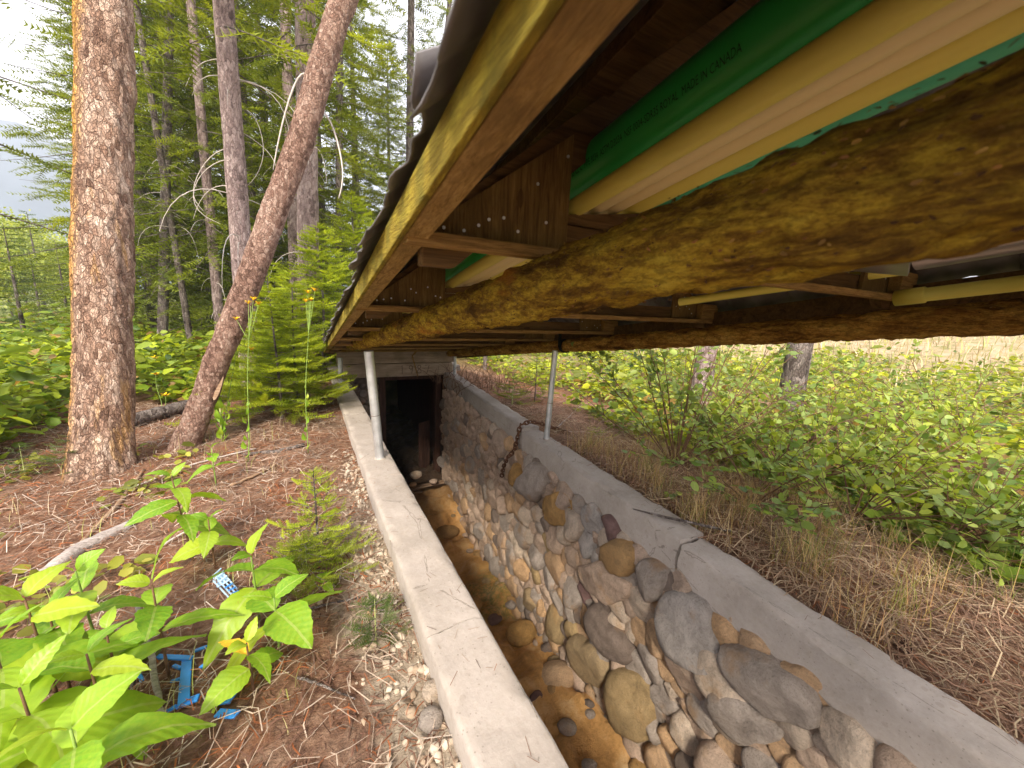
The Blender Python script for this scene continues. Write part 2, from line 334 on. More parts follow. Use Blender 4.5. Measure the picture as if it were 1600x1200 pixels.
class MB:
    def __init__(s): s.v = []; s.f = []; s.n = 0
    def add(s, V, F):
        V = np.asarray(V, float); s.v.append(V); s.f += [[i+s.n for i in f] for f in F]; s.n += len(V); return s
    def box(s, lo, hi):
        x0, y0, z0 = lo; x1, y1, z1 = hi
        return s.add([(x0, y0, z0), (x1, y0, z0), (x1, y1, z0), (x0, y1, z0), (x0, y0, z1), (x1, y0, z1), (x1, y1, z1), (x0, y1, z1)],
                     [(0, 3, 2, 1), (4, 5, 6, 7), (0, 1, 5, 4), (1, 2, 6, 5), (2, 3, 7, 6), (3, 0, 4, 7)])
    def beam(s, p0, p1, wd, ht, up=(0, 0, 1)):
        p0, p1 = np.array(p0, float), np.array(p1, float); d = unit(p1-p0); sd = unit(np.cross(d, up)); u = np.cross(sd, d)
        V = [p+sd*a*wd/2+u*b*ht/2 for p in (p0, p1) for a, b in ((-1, -1), (1, -1), (1, 1), (-1, 1))]
        return s.add(V, [(0, 3, 2, 1), (4, 5, 6, 7), (0, 1, 5, 4), (1, 2, 6, 5), (2, 3, 7, 6), (3, 0, 4, 7)])
    def tube(s, P, R, n=8, cap=True):
        P = np.asarray(P, float); R = np.broadcast_to(np.asarray(R, float), (len(P),))
        T = unit(np.gradient(P, axis=0)); ref = np.array([0, 0, 1.]) if abs(T[0][2]) < .9 else np.array([1., 0, 0]); V = []
        u = unit(np.cross(T[0], ref))
        for i in range(len(P)):
            u = unit(u-T[i]*np.dot(u, T[i])); v = np.cross(T[i], u)
            for k in range(n): a = 2*pi*k/n; V.append(P[i]+R[i]*(cos(a)*u+sin(a)*v))
        F = [(i*n+k, i*n+(k+1) % n, (i+1)*n+(k+1) % n, (i+1)*n+k) for i in range(len(P)-1) for k in range(n)]
        if cap: F += [list(range(n))[::-1], [(len(P)-1)*n+k for k in range(n)]]
        return s.add(V, F)
    def build(s, name, mat, parent=None, smooth=False, bev=0, origin=None):
        V = np.concatenate(s.v)
        if origin is not None: V = V-np.array(origin)
        o = mesh(name, V, s.f, mat, parent, smooth, loc=origin)
        if bev: m = o.modifiers.new('bevel', 'BEVEL'); m.width = bev; m.segments = 2; m.limit_method = 'ANGLE'
        return o
def frames(d, n):
    x = unit(d); y = unit(np.cross(n, x)); z = np.cross(x, y); return np.stack([x, y, z], -1)
def scatter(TV, TF, Mx, loc, scale, col, jit=.0):
    """instances of a template baked in one vertex array"""
    TV = np.asarray(TV, float); TF = np.asarray(TF); k = len(TV); n = len(loc)
    sc3 = np.asarray(scale, float); sc3 = sc3[:, None] if sc3.ndim == 1 else sc3
    V = np.einsum('nij,nkj->nki', Mx, TV[None]*sc3[:, None, :]) + np.asarray(loc)[:, None, :]
    F = (TF[None]+(np.arange(n)*k)[:, None, None]).reshape(-1, TF.shape[1])
    return V.reshape(-1, 3), F, np.repeat(np.asarray(col), k, axis=0)
def join(parts):
    V, F, Cc, n = [], [], [], 0
    for v, f, c in parts: V.append(v); F.append(f+n); Cc.append(c); n += len(v)
    return np.concatenate(V), np.concatenate(F), np.concatenate(Cc)
def rnd_dir(n, zlo=-.3, zhi=.6):
    a = rng.uniform(0, 2*pi, n); z = rng.uniform(zlo, zhi, n); return unit(np.stack([np.cos(a), np.sin(a), z], -1))
LEAF_V = [(0, 0, 0), (.3, .22, .05), (.7, .17, .02), (1, 0, -.08), (.7, -.17, .02), (.3, -.22, .05)]; LEAF_F = [(0, 1, 2, 3), (0, 3, 4, 5)]
OVAL_V = [(0, 0, 0), (.25, .30, .05), (.7, .28, .03), (1, 0, -.05), (.7, -.28, .03), (.25, -.30, .05)]
def twig_tpl(npair=8, w=.05, ln=.16, up=.05):
    V, F = [], []
    for i in range(npair):
        t = i/npair*.95; l = ln*(1-.35*t)
        for s in (-1, 1):
            k = len(V); V += [(t, 0, 0), (t+w, 0, .01), (t+l*.75, s*l, up*(1 if i % 2 else -.3))]; F.append((k, k+1, k+2))
        if i % 2 == 0:
            k = len(V); V += [(t, 0, 0), (t+w, 0, 0), (t+l*.8, 0, l*.7)]; F.append((k, k+1, k+2))
    k = len(V); V += [(0, -.012, 0), (0, .012, 0), (1.05, 0, 0)]; F.append((k, k+1, k+2))
    return np.array(V), np.array(F)
TW_FINE = twig_tpl(10, .055, .17); TW_MID = twig_tpl(7, .085, .19); TW_FAR = twig_tpl(8, .06, .20)

# ------------------------------------------------------------------ terrain (one sheet; it drops inside the wall bodies and becomes the trench floor)
XL_IN = lambda Y: .478-.018*np.asarray(Y, float)       # inner face of the left wall
XR_IN = lambda Y: 1.37+.052*np.asarray(Y, float)       # inner face of the right wall
LW, RW = .195, .165
Y_END, Y_BACK, Y0W = 5.30, 9.2, -1.6
def zfloor(Y):
    return np.interp(Y, [-2, .8, 1.5, 3.1, 4.0, 4.7, 5.3, 8], [-1.18, -1.27, -1.36, -1.66, -1.74, -1.50, -1.47, -1.45])
def gz(x, y):
    x = np.asarray(x, float); y = np.asarray(y, float); P = np.stack([x, y, 0*x], -1)
    r = np.hypot(x, y)
    n = .05*fbm(P*.9, 3)+.03*fbm(P*3.1, 9)+.014*fbm(P*11, 5)
    left = -.10 - .10*sstep(.1, 1.6, .2-x) + .06*sstep(2, 5, y)*sstep(-2.5, 0, x)
    right = -.05 - .06*sstep(1.75, 3.2, x)
    s = sstep(.3, 1.5, x)
    h = left*(1-s)+right*s + n*sstep(0, .8, np.where(x < 1, .27-x, x-1.62)+.15)
    h = h + .9*fbm(P*.03, 21, 3)*sstep(14, 60, r) - .3*sstep(14, 50, r)
    h = h + np.maximum(0, x-7)*.075*sstep(7, 16, x)*sstep(220, 60, x)
    return h
def axis(lo, hi, st, far):
    a = list(np.arange(lo, hi+1e-6, st)); d = st
    while a[-1] < far: d *= 1.17; a.append(a[-1]+d)
    d = st; b = [lo]
    while b[-1] > -far: d *= 1.17; b.append(b[-1]-d)
    return np.array(b[1:][::-1]+a)
def build_ground():
    xs, ys = axis(-2.6, 4.0, .045, 900), axis(-1.75, 9.4, .05, 900)
    X, Y = np.meshgrid(xs, ys); Z = gz(X, Y)
    tr = (X > XL_IN(Y)-LW*.5) & (X < XR_IN(Y)+RW*.5) & (Y > Y0W) & (Y < Y_BACK)
    P = np.stack([X, Y, 0*X], -1)
    zf = zfloor(Y)+.13*fbm(P*4, 31)+.06*fbm(P*12, 33)
    Z = np.where(tr, zf, Z)
    ny, nx = X.shape; i = np.arange(ny*nx).reshape(ny, nx)
    F = np.stack([i[:-1, :-1], i[:-1, 1:], i[1:, 1:], i[1:, :-1]], -1).reshape(-1, 4)
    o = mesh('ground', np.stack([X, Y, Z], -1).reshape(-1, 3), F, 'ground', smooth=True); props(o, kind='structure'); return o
GROUND = build_ground()
def G(x, y): return float(gz(np.array([x]), np.array([y]))[0])
def onground(px, py):
    z = -.12
    for _ in range(12): p = onz(px, py, z); z = G(p[0], p[1])
    return np.array([p[0], p[1], z])

def build_hill():
    # wooded mountain far across the valley on the left
    n = 60; az = np.linspace(RD(-75), RD(25), n); V = []; D = 500
    for k, a in enumerate(az):
        h = 120+28*fbm(np.array([[k*.13, 3., 0]]), 4)[0]*2 - 58*float(sstep(.35, 1, k/n))
        for j, (d, hh) in enumerate(((D-170, -6), (D-85, h*.45), (D, h), (D+130, h*.7))): V.append((d*sin(a), d*cos(a), hh+6*fbm(np.array([[k*.7, j*2., 1]]), 8)[0]))
    F = [(k*4+j, (k+1)*4+j, (k+1)*4+j+1, k*4+j+1) for k in range(n-1) for j in range(3)]
    props(mesh('hill', V, F, 'hill', smooth=True), kind='structure')
build_hill()

# ------------------------------------------------------------------ concrete walls and the cobble face
def jag(seed, n): return .012*fbm(np.stack([np.linspace(0, 4, n), np.full(n, seed*7.7), np.zeros(n)], -1), seed, 4)*2.2
def coping(name, parent, xin, side, wd, y0, y1, zt, depth, j0, j1, seed, outer=.5):
    """a length of cast concrete: cross-section swept along Y, cracked ends jagged alike so that the pieces part by a thin gap"""
    ny = max(4, int((y1-y0)/.022)); sec = []
    b = .014
    # section points (u: 0 at inner face .. wd outside, z) going round
    us = [0]*7+[b*.3, b]+list(np.linspace(.03, wd-.03, 9))+[wd-b, wd-b*.3]+[wd]*5
    zs = list(np.linspace(-depth, -b, 7))+[-b*.3, 0]+[0]*9+[0, -b*.3]+list(np.linspace(-b, -outer, 5))
    m = len(us); V = np.zeros((ny, m, 3)); tt = np.linspace(0, 1, ny)
    for k in range(m):
        ja, jb = jag(j0, m)[k] if j0 else 0, jag(j1, m)[k] if j1 else 0
        Y = (y0+ja)+(y1+jb-y0-ja)*tt
        X = xin(Y)+side*us[k]; P = np.stack([X, Y, np.full(ny, zs[k])], -1)
        nz = .010*fbm(P*5, seed)+.0045*fbm(P*26, seed+5)
        edge = -.035*np.maximum(0, fbm(P*np.array([13, 11, 13]), seed+9)-.05) if us[k] in (b, b*.3, wd-b, wd-b*.3) else 0
        lowj = .05*fbm(P*9, seed+2)*(k == 0)+.02*fbm(P*9, seed+2)*(k == 1)
        V[:, k] = np.stack([X+side*(nz*.8 if 0 < k else nz), Y, zt(Y)+zs[k]+nz*(.7)+edge+lowj], -1)
    i = np.arange(ny*m).reshape(ny, m)
    F = np.stack([i[:-1, :-1], i[:-1, 1:], i[1:, 1:], i[1:, :-1]], -1).reshape(-1, 4)
    if side > 0: F = F[:, ::-1]
    Fl = [list(f) for f in F]+[list(i[0]), list(i[-1])[::-1], list(i[:, 0]), ]
    Fl.pop(); q = [(int(i[a, 0]), int(i[a+1, 0]), int(i[a+1, -1]), int(i[a, -1])) for a in range(ny-1)]; Fl += q
    o = mesh(name, V.reshape(-1, 3), Fl, 'concrete', parent, smooth=True)
    mod = o.modifiers.new('es', 'EDGE_SPLIT'); mod.split_angle = RD(48)
    return o
lw = thing('concrete_wall', 'low cracked concrete wall top running along the left side of the trench', 'wall')
for k, (a, b, j0, j1) in enumerate(((Y0W, .985, 0, 1), (.990, 2.19, 1, 2), (2.194, 3.60, 2, 3), (3.604, 5.75, 3, 0))):
    coping('coping', lw, XL_IN, -1, LW, a, b, lambda Y: 0*Y, .22, j0, j1, 40+k, .45)
MB().add([(float(XL_IN(y))+dx, y, z) for y in (Y0W, 5.75) for dx, z in ((-.02, -.19), (-.02, -2.0), (-LW+.01, -2.0), (-LW+.01, -.19))],
         [(0, 1, 2, 3), (7, 6, 5, 4), (0, 4, 5, 1), (1, 5, 6, 2), (2, 6, 7, 3), (3, 7, 4, 0)]).build('wall_core', 'mortar', lw)

rw = thing('cobble_wall', 'cobblestone and mortar retaining wall with concrete top on the right of the trench', 'wall')
zt_far = lambda Y: .028+.01*(np.asarray(Y)-2.7)
zt_near = lambda Y: 0*np.asarray(Y)-.005*(np.asarray(Y)-2.6)
coping('coping', rw, XR_IN, 1, RW, 2.655, 5.25, zt_far, .155, 0, 0, 61, .45)
coping('coping', rw, XR_IN, 1, RW+.01, 1.022, 2.65, zt_near, .165, 5, 0, 62, .45)
coping('coping', rw, XR_IN, 1, RW, Y0W, 1.008, lambda Y: zt_near(Y)-.012, .175, 0, 5, 63, .45)
def mortar_face():
    ys = np.arange(Y0W, 5.28, .03); zs = np.arange(-2.0, -.10, .03); Y, Z = np.meshgrid(ys, zs)
    P = np.stack([Y, Z, 0*Y], -1); X = XR_IN(Y)+.022-.022*np.maximum(0, fbm(P*5, 70))-.014*fbm(P*25, 71)+.09*sstep(-.24, -.13, Z)
    ny, nx = Y.shape; i = np.arange(ny*nx).reshape(ny, nx)
    F = np.stack([i[:-1, :-1], i[:-1, 1:], i[1:, 1:], i[1:, :-1]], -1).reshape(-1, 4)[:, ::-1]
    mesh('mortar', np.stack([X, Y, Z], -1).reshape(-1, 3), F, 'mortar', rw, smooth=True)
mortar_face()

SEEDS = """781,694,20,t 755,691,14,o 730,707,10,b 780,719,13,d 807,742,17,y 825,725,10,g 832,752,26,g 842,779,12,d 870,795,25,y 820,805,12,b 837,804,11,b 850,820,10,d
904,788,14,g 895,822,21,b 922,812,20,l 865,844,19,t 912,852,19,l 955,826,15,p 967,872,33,y 815,837,18,g 840,852,15,t 837,868,17,g 865,887,22,o 890,872,16,t 935,900,26,t 968,912,24,t
815,892,15,o 797,877,18,g 787,817,14,g 795,787,12,o 750,745,13,g 765,757,10,b 737,727,12,g 714,664,11,g 732,662,12,t 697,672,10,g 697,692,10,b 697,715,12,g 695,742,11,t 710,762,12,g
714,777,9,d 695,775,9,t 707,792,12,g 727,790,11,o 742,800,11,t 755,770,12,g 772,780,13,t 762,800,11,o 767,830,11,o 750,830,12,g 785,840,11,t 762,865,13,g 775,887,13,g 835,900,12,k
850,931,12,t 867,945,15,g 890,926,21,g 912,926,14,p 800,917,13,o 827,940,17,k 865,978,25,k 893,990,16,k 915,970,14,o 940,972,20,g 955,1005,20,g 967,955,14,b 997,947,22,b 1017,908,30,g 992,990,17,o
1027,1000,23,o 925,1032,34,y 985,1090,36,k 1012,1040,22,g 1035,1098,18,g 1062,975,34,l 1095,1010,34,l 1060,907,13,t 1092,928,13,t 1122,952,10,g 1144,972,10,d 1170,997,17,o 1070,1060,27,t
1125,1060,20,g 1165,1040,42,l 1225,1085,46,g 1280,1130,40,g 1090,1110,22,g 1140,1120,26,t 1200,1150,30,o 745,705,10,g 758,715,9,t 716,690,11,t 714,712,9,b 722,735,9,o 735,750,9,t 1000,830,8,d
880,835,13,b 940,845,11,b 925,875,12,l 800,760,10,b 812,775,10,o 850,850,9,k 982,985,11,b 1040,955,13,t 905,905,9,b 880,910,9,t""".split()
def build_stones():
    S = []
    for s in SEEDS:
        px, py, r, c = s.split(','); px, py, r = float(px), float(py), float(r)
        X = 1.46
        for _ in range(6): p = onx(px, py, X); X = float(XR_IN(p[1]))-.02
        dep = np.dot(p-np.array([0, 0, H]), _f); S.append((p[1], p[2], r*dep/FPX*1.05, c))
    def wall_pt(px, py):
        X = 1.46
        for _ in range(6): p = onx(px, py, X); X = float(XR_IN(p[1]))-.02
        return p[1], p[2]
    BIG = [('l', [(1035, 935), (1060, 920), (1085, 935), (1105, 950), (1115, 985), (1130, 1020), (1145, 1055), (1125, 1062), (1095, 1050), (1060, 1030), (1040, 1000), (1032, 965)]), ('g', [(1135, 1005), (1160, 1010), (1210, 1035), (1255, 1060), (1275, 1100), (1290, 1132), (1230, 1130), (1190, 1110), (1150, 1065), (1130, 1030)]),
           ('t', [(905, 885), (925, 880), (960, 893), (985, 905), (990, 925), (970, 938), (940, 930), (912, 910)]), ('k', [(890, 1005), (920, 998), (945, 1010), (958, 1045), (950, 1065), (925, 1068), (900, 1045)]), ('k', [(955, 1060), (985, 1042), (1015, 1070), (1022, 1110), (1020, 1135), (985, 1150), (960, 1120)]), ('g', [(998, 880), (1015, 870), (1045, 890), (1040, 920), (1020, 942), (1002, 930), (997, 905)]),
           ('y', [(938, 862), (955, 847), (985, 848), (996, 862), (992, 892), (965, 897), (940, 885)]), ('d', [(925, 945), (940, 940), (955, 970), (985, 1010), (990, 1038), (965, 1030), (940, 1000), (925, 970)]), ('g', [(810, 760), (825, 735), (850, 730), (855, 748), (848, 775), (825, 775)]), ('y', [(850, 790), (865, 772), (890, 775), (895, 800), (875, 822), (855, 810)]), ('g', [(1140, 1075), (1185, 1118), (1230, 1140), (1190, 1160), (1120, 1130), (1100, 1085)])]
    BIG = [(c, np.array([wall_pt(*q) for q in P])) for c, P in BIG]
    def inside(y, z, P):
        n = 0
        for (y0, z0), (y1, z1) in zip(P, np.roll(P, -1, 0)):
            if (z0 > z) != (z1 > z) and y < (y1-y0)*(z-z0)/(z1-z0)+y0: n += 1
        return n % 2 == 1
    S = [s for s in S if s[1] < -.12 and -.6 < s[0] < 5.2 and not any(inside(s[0], s[1], P) for _, P in BIG)]
    rr = random.Random(5); tries = 0; n_hand = len(S)
    def top(Y): return -.125 if Y > 2.65 else (-.15 if Y > 1.01 else -.165)
    while tries < 16000 and len(S) < 560:
        tries += 1; y = rr.uniform(-.5, 5.2); z = rr.uniform(-1.85, -.17); r = rr.choice((.045, .055, .065, .08) if tries < 4000 else (.035, .042, .05))*(1.1 if y < 1 else .92)
        if z < zfloor(y)-.08: continue
        if any(inside(y, z, P) for _, P in BIG): continue
        if all(math.hypot(y-s[0], z-s[1]) > (r+s[2])*.92 for s in S): S.append((y, z, r, rr.choice('gggttttbbood')))
    tries = 0
    while tries < 9000 and len(S) < 640:
        tries += 1; y = rr.uniform(0, 5.1); z = rr.uniform(-1.8, -.23); r = rr.uniform(.024, .034)
        if z > zfloor(y)-.05 and not any(inside(y, z, P) for _, P in BIG) and all(math.hypot(y-s[0], z-s[1]) > (r+s[2])*.9 for s in S): S.append((y, z, r, rr.choice('gtbod')))
    A = np.array([(s[0], s[1], s[2]) for s in S]); NS = len(S); S = S+[(P[:, 0].mean(), P[:, 1].mean(), .1, c) for c, P in BIG]
    made = []
    for idx, (y, z, r, c) in enumerate(S):
        R = r*1.95; th = np.linspace(0, 2*pi, 24, endpoint=False)
        ecc = 1+.18*math.sin(idx*2.3); poly = [(y+R*ecc*cos(t), z+R/ecc*sin(t)) for t in th]
        d = np.hypot(A[:, 0]-y, A[:, 1]-z); near = [j for j in np.argsort(d)[1:16]]
        def clip(poly, a, b, cc):   # keep a*y+b*z<=cc
            out = []
            for i in range(len(poly)):
                p, q = poly[i], poly[(i+1) % len(poly)]; dp, dq = a*p[0]+b*p[1]-cc, a*q[0]+b*q[1]-cc
                if dp <= 0: out.append(p)
                if dp*dq < 0: t = dp/(dp-dq); out.append((p[0]+t*(q[0]-p[0]), p[1]+t*(q[1]-p[1])))
            return out
        if idx >= NS: poly = [tuple(q) for q in BIG[idx-NS][1]]; near = []
        for j in near:
            dy, dz = A[j, 0]-y, A[j, 1]-z; L2 = math.hypot(dy, dz)
            if L2 < 1e-6: continue
            off = (L2*L2+r*r-A[j, 2]**2)/(2*L2)+.0005; off = max(off, r*.35)
            poly = clip(poly, dy/L2, dz/L2, (dy*y+dz*z)/L2+off)
            if len(poly) < 3: break
        if len(poly) >= 3: poly = clip(poly, 0, 1, top(y)+.016*math.sin(idx*1.7))
        if len(poly) < 3: continue
        poly = np.array(poly); cen = poly.mean(0)
        poly = np.concatenate([[.90*p+.10*q, .10*p+.90*q] for p, q in zip(poly, np.roll(poly, -1, 0))])
        ang = np.arctan2(poly[:, 1]-cen[1], poly[:, 0]-cen[0]); rad = np.hypot(poly[:, 1]-cen[1], poly[:, 0]-cen[0]); o = np.argsort(ang)
        nn = 22; tt = np.linspace(-pi, pi, nn, endpoint=False)
        rp = np.interp(tt, np.concatenate([ang[o]-2*pi, ang[o], ang[o]+2*pi]), np.tile(rad[o], 3)); mr = rp.mean()
        if mr < .012: continue
        bul = min(.085, mr*(.55+.35*((idx*37) % 10)/10)); V = []; x0 = float(XR_IN(y))+.020
        pl = [(rr.uniform(.55, .95), rr.uniform(-.7, .7), rr.uniform(-.7, .7)) for _ in range(rr.choice((1, 2, 3, 3)))]; push = rr.uniform(.0, .45) if idx < NS else .6
        for f, hgt in ((1.0, -.45), (1.0, .05), (.95, .42), (.84, .72), (.62, .93), (.32, 1.0)):
            for t, q in zip(tt, rp):
                uu, vv = f*q*cos(t)/mr, f*q*sin(t)/mr; hh = min([hgt]+[a_+b_*uu+c_*vv for a_, b_, c_ in pl]) if hgt > .3 else hgt
                V.append((-bul*(max(hh, -.45)+push), cen[0]-y+f*q*cos(t), cen[1]-z+f*q*sin(t)))
        V.append((-bul*(min([1.]+[a_ for a_, _, _ in pl])+push), cen[0]-y, cen[1]-z)); V = np.array(V)
        V += unit(V)*((fbm(V/mr*1.1+idx*3.1, 80, 3)*.15+fbm(V/mr*3.5+idx, 83, 2)*.09)*mr)[:, None]
        F = [(k*nn+a, k*nn+(a+1) % nn, (k+1)*nn+(a+1) % nn, (k+1)*nn+a) for k in range(5) for a in range(nn)]+[(5*nn+a, 5*nn+(a+1) % nn, 6*nn) for a in range(nn)]
        F = [f[::-1] for f in F]
        made.append((mr*(2 if idx >= NS else 1)/(1+max(0, y)*.35) if y > .1 else 0, V, F, c, (x0, y, z)))
    made.sort(key=lambda q: -q[0])
    for _, V, F, c, l in made[:298]: mesh('stone', V, F, 'stone_'+c, rw, smooth=True, loc=l)
    rest = MB()
    for _, V, F, c, l in made[298:]: rest.add(V+np.array(l), F)
    if rest.n: props(rest.build('small_stones', 'stone_t', rw, True), kind='stuff')
build_stones()

# rusty chain hung over the step in the right wall
def chain():
    ch = thing('rusty_chain', 'rusty iron chain hanging over the concrete step of the cobble wall', 'chain')
    x = float(XR_IN(2.62)); path = np.array([(x+.42, 2.50, -.03), (x+.30, 2.56, .012), (x+.16, 2.62, .062), (x+.07, 2.66, .075), (x-.012, 2.665, .052), (x-.028, 2.68, -.08), (x-.034, 2.71, -.19), (x-.075, 2.74, -.25), (x-.075, 2.80, -.34), (x-.06, 2.86, -.45), (x-.055, 2.88, -.50)])
    L = np.concatenate([[0], np.cumsum(np.linalg.norm(np.diff(path, axis=0), axis=1))]); st = .034; base = None
    for k in range(int(L[-1]/st)):
        s = k*st+st/2; p = np.array([np.interp(s, L, path[:, i]) for i in range(3)]); q = np.array([np.interp(s+.01, L, path[:, i]) for i in range(3)]); d = unit(q-p)
        if base is None:
            a = np.linspace(0, 2*pi, 12, endpoint=False); pts = np.array([(.024*np.sign(cos(t))*abs(cos(t))**.7, .015*sin(t), 0) for t in a]); pts = np.vstack([pts, pts[:1], pts[1:2]])
            base = MB().tube(pts, .0062, 6, False).build('link', 'iron_rust', ch, True); o = base
        else: o = base.copy(); C.objects.link(o)
        nrm = unit(np.cross(d, (0.3, .5, .9))); up = np.cross(nrm, d); r = math.radians(90*(k % 2)+random.uniform(-25, 25)); z = cos(r)*nrm+sin(r)*up; y = np.cross(z, d)
        o.matrix_world = Matrix(((d[0], y[0], z[0], p[0]), (d[1], y[1], z[1], p[1]), (d[2], y[2], z[2], p[2]), (0, 0, 0, 1)))
chain()

# ------------------------------------------------------------------ cellar entrance
def entrance():
    ce = thing('cellar_entrance', 'dark timber-framed cellar doorway at the far end of the trench', 'doorway')
    xl, xr = .36, 1.70
    MB().box((xl-.2, 5.48, -2), (.78, 5.6, .02)).build('front_wall', 'mortar', ce)
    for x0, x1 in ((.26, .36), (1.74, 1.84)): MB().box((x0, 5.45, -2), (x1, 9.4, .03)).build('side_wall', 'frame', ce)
    MB().box((.2, 9.25, -2), (1.95, 9.4, .03)).build('back_wall', 'frame', ce)  # dark colour chosen to paint the shade deep inside the doorway
    MB().box((.16, 5.42, .035), (1.95, 9.45, .12)).build('ceiling_slab', 'concrete', ce)
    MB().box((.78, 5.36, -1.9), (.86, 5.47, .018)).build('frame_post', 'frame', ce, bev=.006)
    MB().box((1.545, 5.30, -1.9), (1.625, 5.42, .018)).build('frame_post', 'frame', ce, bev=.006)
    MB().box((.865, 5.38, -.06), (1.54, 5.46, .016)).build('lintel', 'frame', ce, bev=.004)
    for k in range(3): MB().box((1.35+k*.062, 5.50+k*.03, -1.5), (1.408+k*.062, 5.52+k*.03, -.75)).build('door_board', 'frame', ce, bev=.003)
    # cobbles beside the opening
    rr = random.Random(3)
    for k in range(30):
        x = .40+.09*(k % 5)+rr.uniform(-.02, .02); z = -.05-.105*(k//5)+rr.uniform(-.02, .02); r = rr.uniform(.038, .056)
        th = np.linspace(0, pi, 6); V = []
        for a in th:
            for b_ in np.linspace(0, 2*pi, 9, endpoint=False): V.append((r*1.15*sin(a)*cos(b_), r*.9*sin(a)*sin(b_), r*cos(a)))
        V = np.array(V); V *= (1+.3*fbm(V/r*1.5+k*5, 6, 2))[:, None]
        F = [(i*9+j, i*9+(j+1) % 9, (i+1)*9+(j+1) % 9, (i+1)*9+j) for i in range(5) for j in range(9)]
        mesh('stone', V, F, 'stone_'+rr.choice('gtbd'), ce, True, loc=(x, 5.47, z))
    hd = thing('header_beam', 'weathered plank header carved with the year above the dark cellar door', 'beam')
    MB().box((.255, 5.215, .205), (1.78, 5.29, .385)).build('plank', 'header', hd, bev=.006)
    MB().box((.275, 5.218, .018), (1.765, 5.292, .198)).build('plank', 'header', hd, bev=.006)
    return hd
hd = entrance()
def text_mesh(s, size, extr):
    cu = bpy.data.curves.new('t', 'FONT'); cu.body = s; cu.size = size; cu.extrude = extr; cu.resolution_u = 2
    o = bpy.data.objects.new('t', cu); C.objects.link(o); dg = bpy.context.evaluated_depsgraph_get(); me = bpy.data.meshes.new_from_object(o.evaluated_get(dg))
    V = np.array([v.co[:] for v in me.vertices]); F = [list(p.vertices) for p in me.polygons]; bpy.data.objects.remove(o); return V, F
def digits():
    # incised year, drawn with single strokes
    D = {'1': [[(.2, .8), (.42, 1), (.42, 0)]], '9': [[(.75, .62), (.5, .48), (.22, .6), (.2, .85), (.45, 1), (.72, .9), (.76, .6), (.6, 0)]],
         '8': [[(.5, .52), (.24, .7), (.3, .95), (.5, 1), (.72, .93), (.76, .7), (.5, .52), (.2, .32), (.22, .08), (.5, 0), (.8, .1), (.8, .34), (.5, .52)]], '7': [[(.12, .95), (.8, 1), (.45, 0)]]}
    x0 = 1.02
    for k, ch in enumerate('1987'):
        m = MB()
        for st in D[ch]:
            P = np.array([(x0+k*.112+u*.085, 5.2165, .055+v*.115) for u, v in st]); q = P
            for _ in range(2 if ch in '98' else 0): q = np.concatenate([q[:1]]+[[.75*a+.25*b, .25*a+.75*b] for a, b in zip(q, q[1:])]+[q[-1:]])
            m.tube(q, .0036, 5)
        m.build('digit', 'carved', hd)
digits()

# rubble in front of the door
rb = [((650, 742), 'stone', 'b', .10, 'pale flat stone lying just inside the cellar doorway'), ((668, 758), 'board', 0, .22, 'short brown board lying across rubble before the cellar door'), ((655, 768), 'board', .9, .2, 'splintered board end leaning down the rubble by the cellar door'),
      ((677, 752), 'stone', 't', .07, 'small tan stone against the right door post'), ((645, 757), 'stone', 'o', .06, 'orange tan cobble at the left of the doorway rubble'), ((668, 785), 'stone', 'g', .055, 'small grey stone at the foot of the doorway rubble')]
def rock(name, c, size, loc, label, cat='stone', seed=0, sq=(1, .8, .6), parent=None, group=None, rz=0):
    n, m = 14, 9; V = []
    for a in np.linspace(0, pi, m):
        for b_ in np.linspace(0, 2*pi, n, endpoint=False): V.append((sin(a)*cos(b_), sin(a)*sin(b_), cos(a)))
    V = np.array(V); V *= (1+.45*fbm(V*1.1+seed*9.1, 90, 3))[:, None]; V = V*np.array(sq)*size
    F = [(i*n+j, (i+1)*n+j, (i+1)*n+(j+1) % n, i*n+(j+1) % n) for i in range(m-1) for j in range(n)]
    o = mesh(name, V, F, 'stone_'+c, parent, True, loc=loc); o.rotation_euler = (0, 0, rz)
    if label: props(o, label, cat, group)
    return o
for k, ((px, py), kd, c, sz, lab) in enumerate(rb):
    p = ony(px, py, 4.6+.08*(k % 3)); fz = float(zfloor(p[1]))
    if kd == 'stone': rock('rubble_stone', c, sz*.8, (p[0], p[1], max(p[2], fz)+.0), lab, 'stone', k)
    else:
        d = np.array([cos(c), sin(c)*.6, -.25 if c else .05])*sz
        props(MB().beam(p-d, p+d, .07, .02).build('scrap_board', 'scrap', bev=.003, origin=p), lab, 'board')
# stones on the trench floor, iron-stained
fl = [((797-25, 968), 'p', .075, 'smooth maroon cobble lying on the orange trench floor'), ((700, 830), 'y', .16, 'large orange-stained boulder on the trench floor nearest the door'), ((735, 945), 'y', .13, 'flat ochre rock in the trench beside the concrete wall'),
      ((815, 990), 'y', .15, 'broad orange rock in the middle of the trench floor'), ((868, 1055), 'o', .17, 'pale orange slab on the trench floor below the cobbles'), ((838, 1090), 'p', .06, 'dull red stone half hidden by the left wall edge')]
for k, ((px, py), c, sz, lab) in enumerate(fl):
    z = -1.35
    for _ in range(10): p = onz(px, py, z); z = float(zfloor(p[1]))+.02
    rock('trench_stone', c, sz*.8, p, lab, 'stone', 20+k, (1, .8, .55))

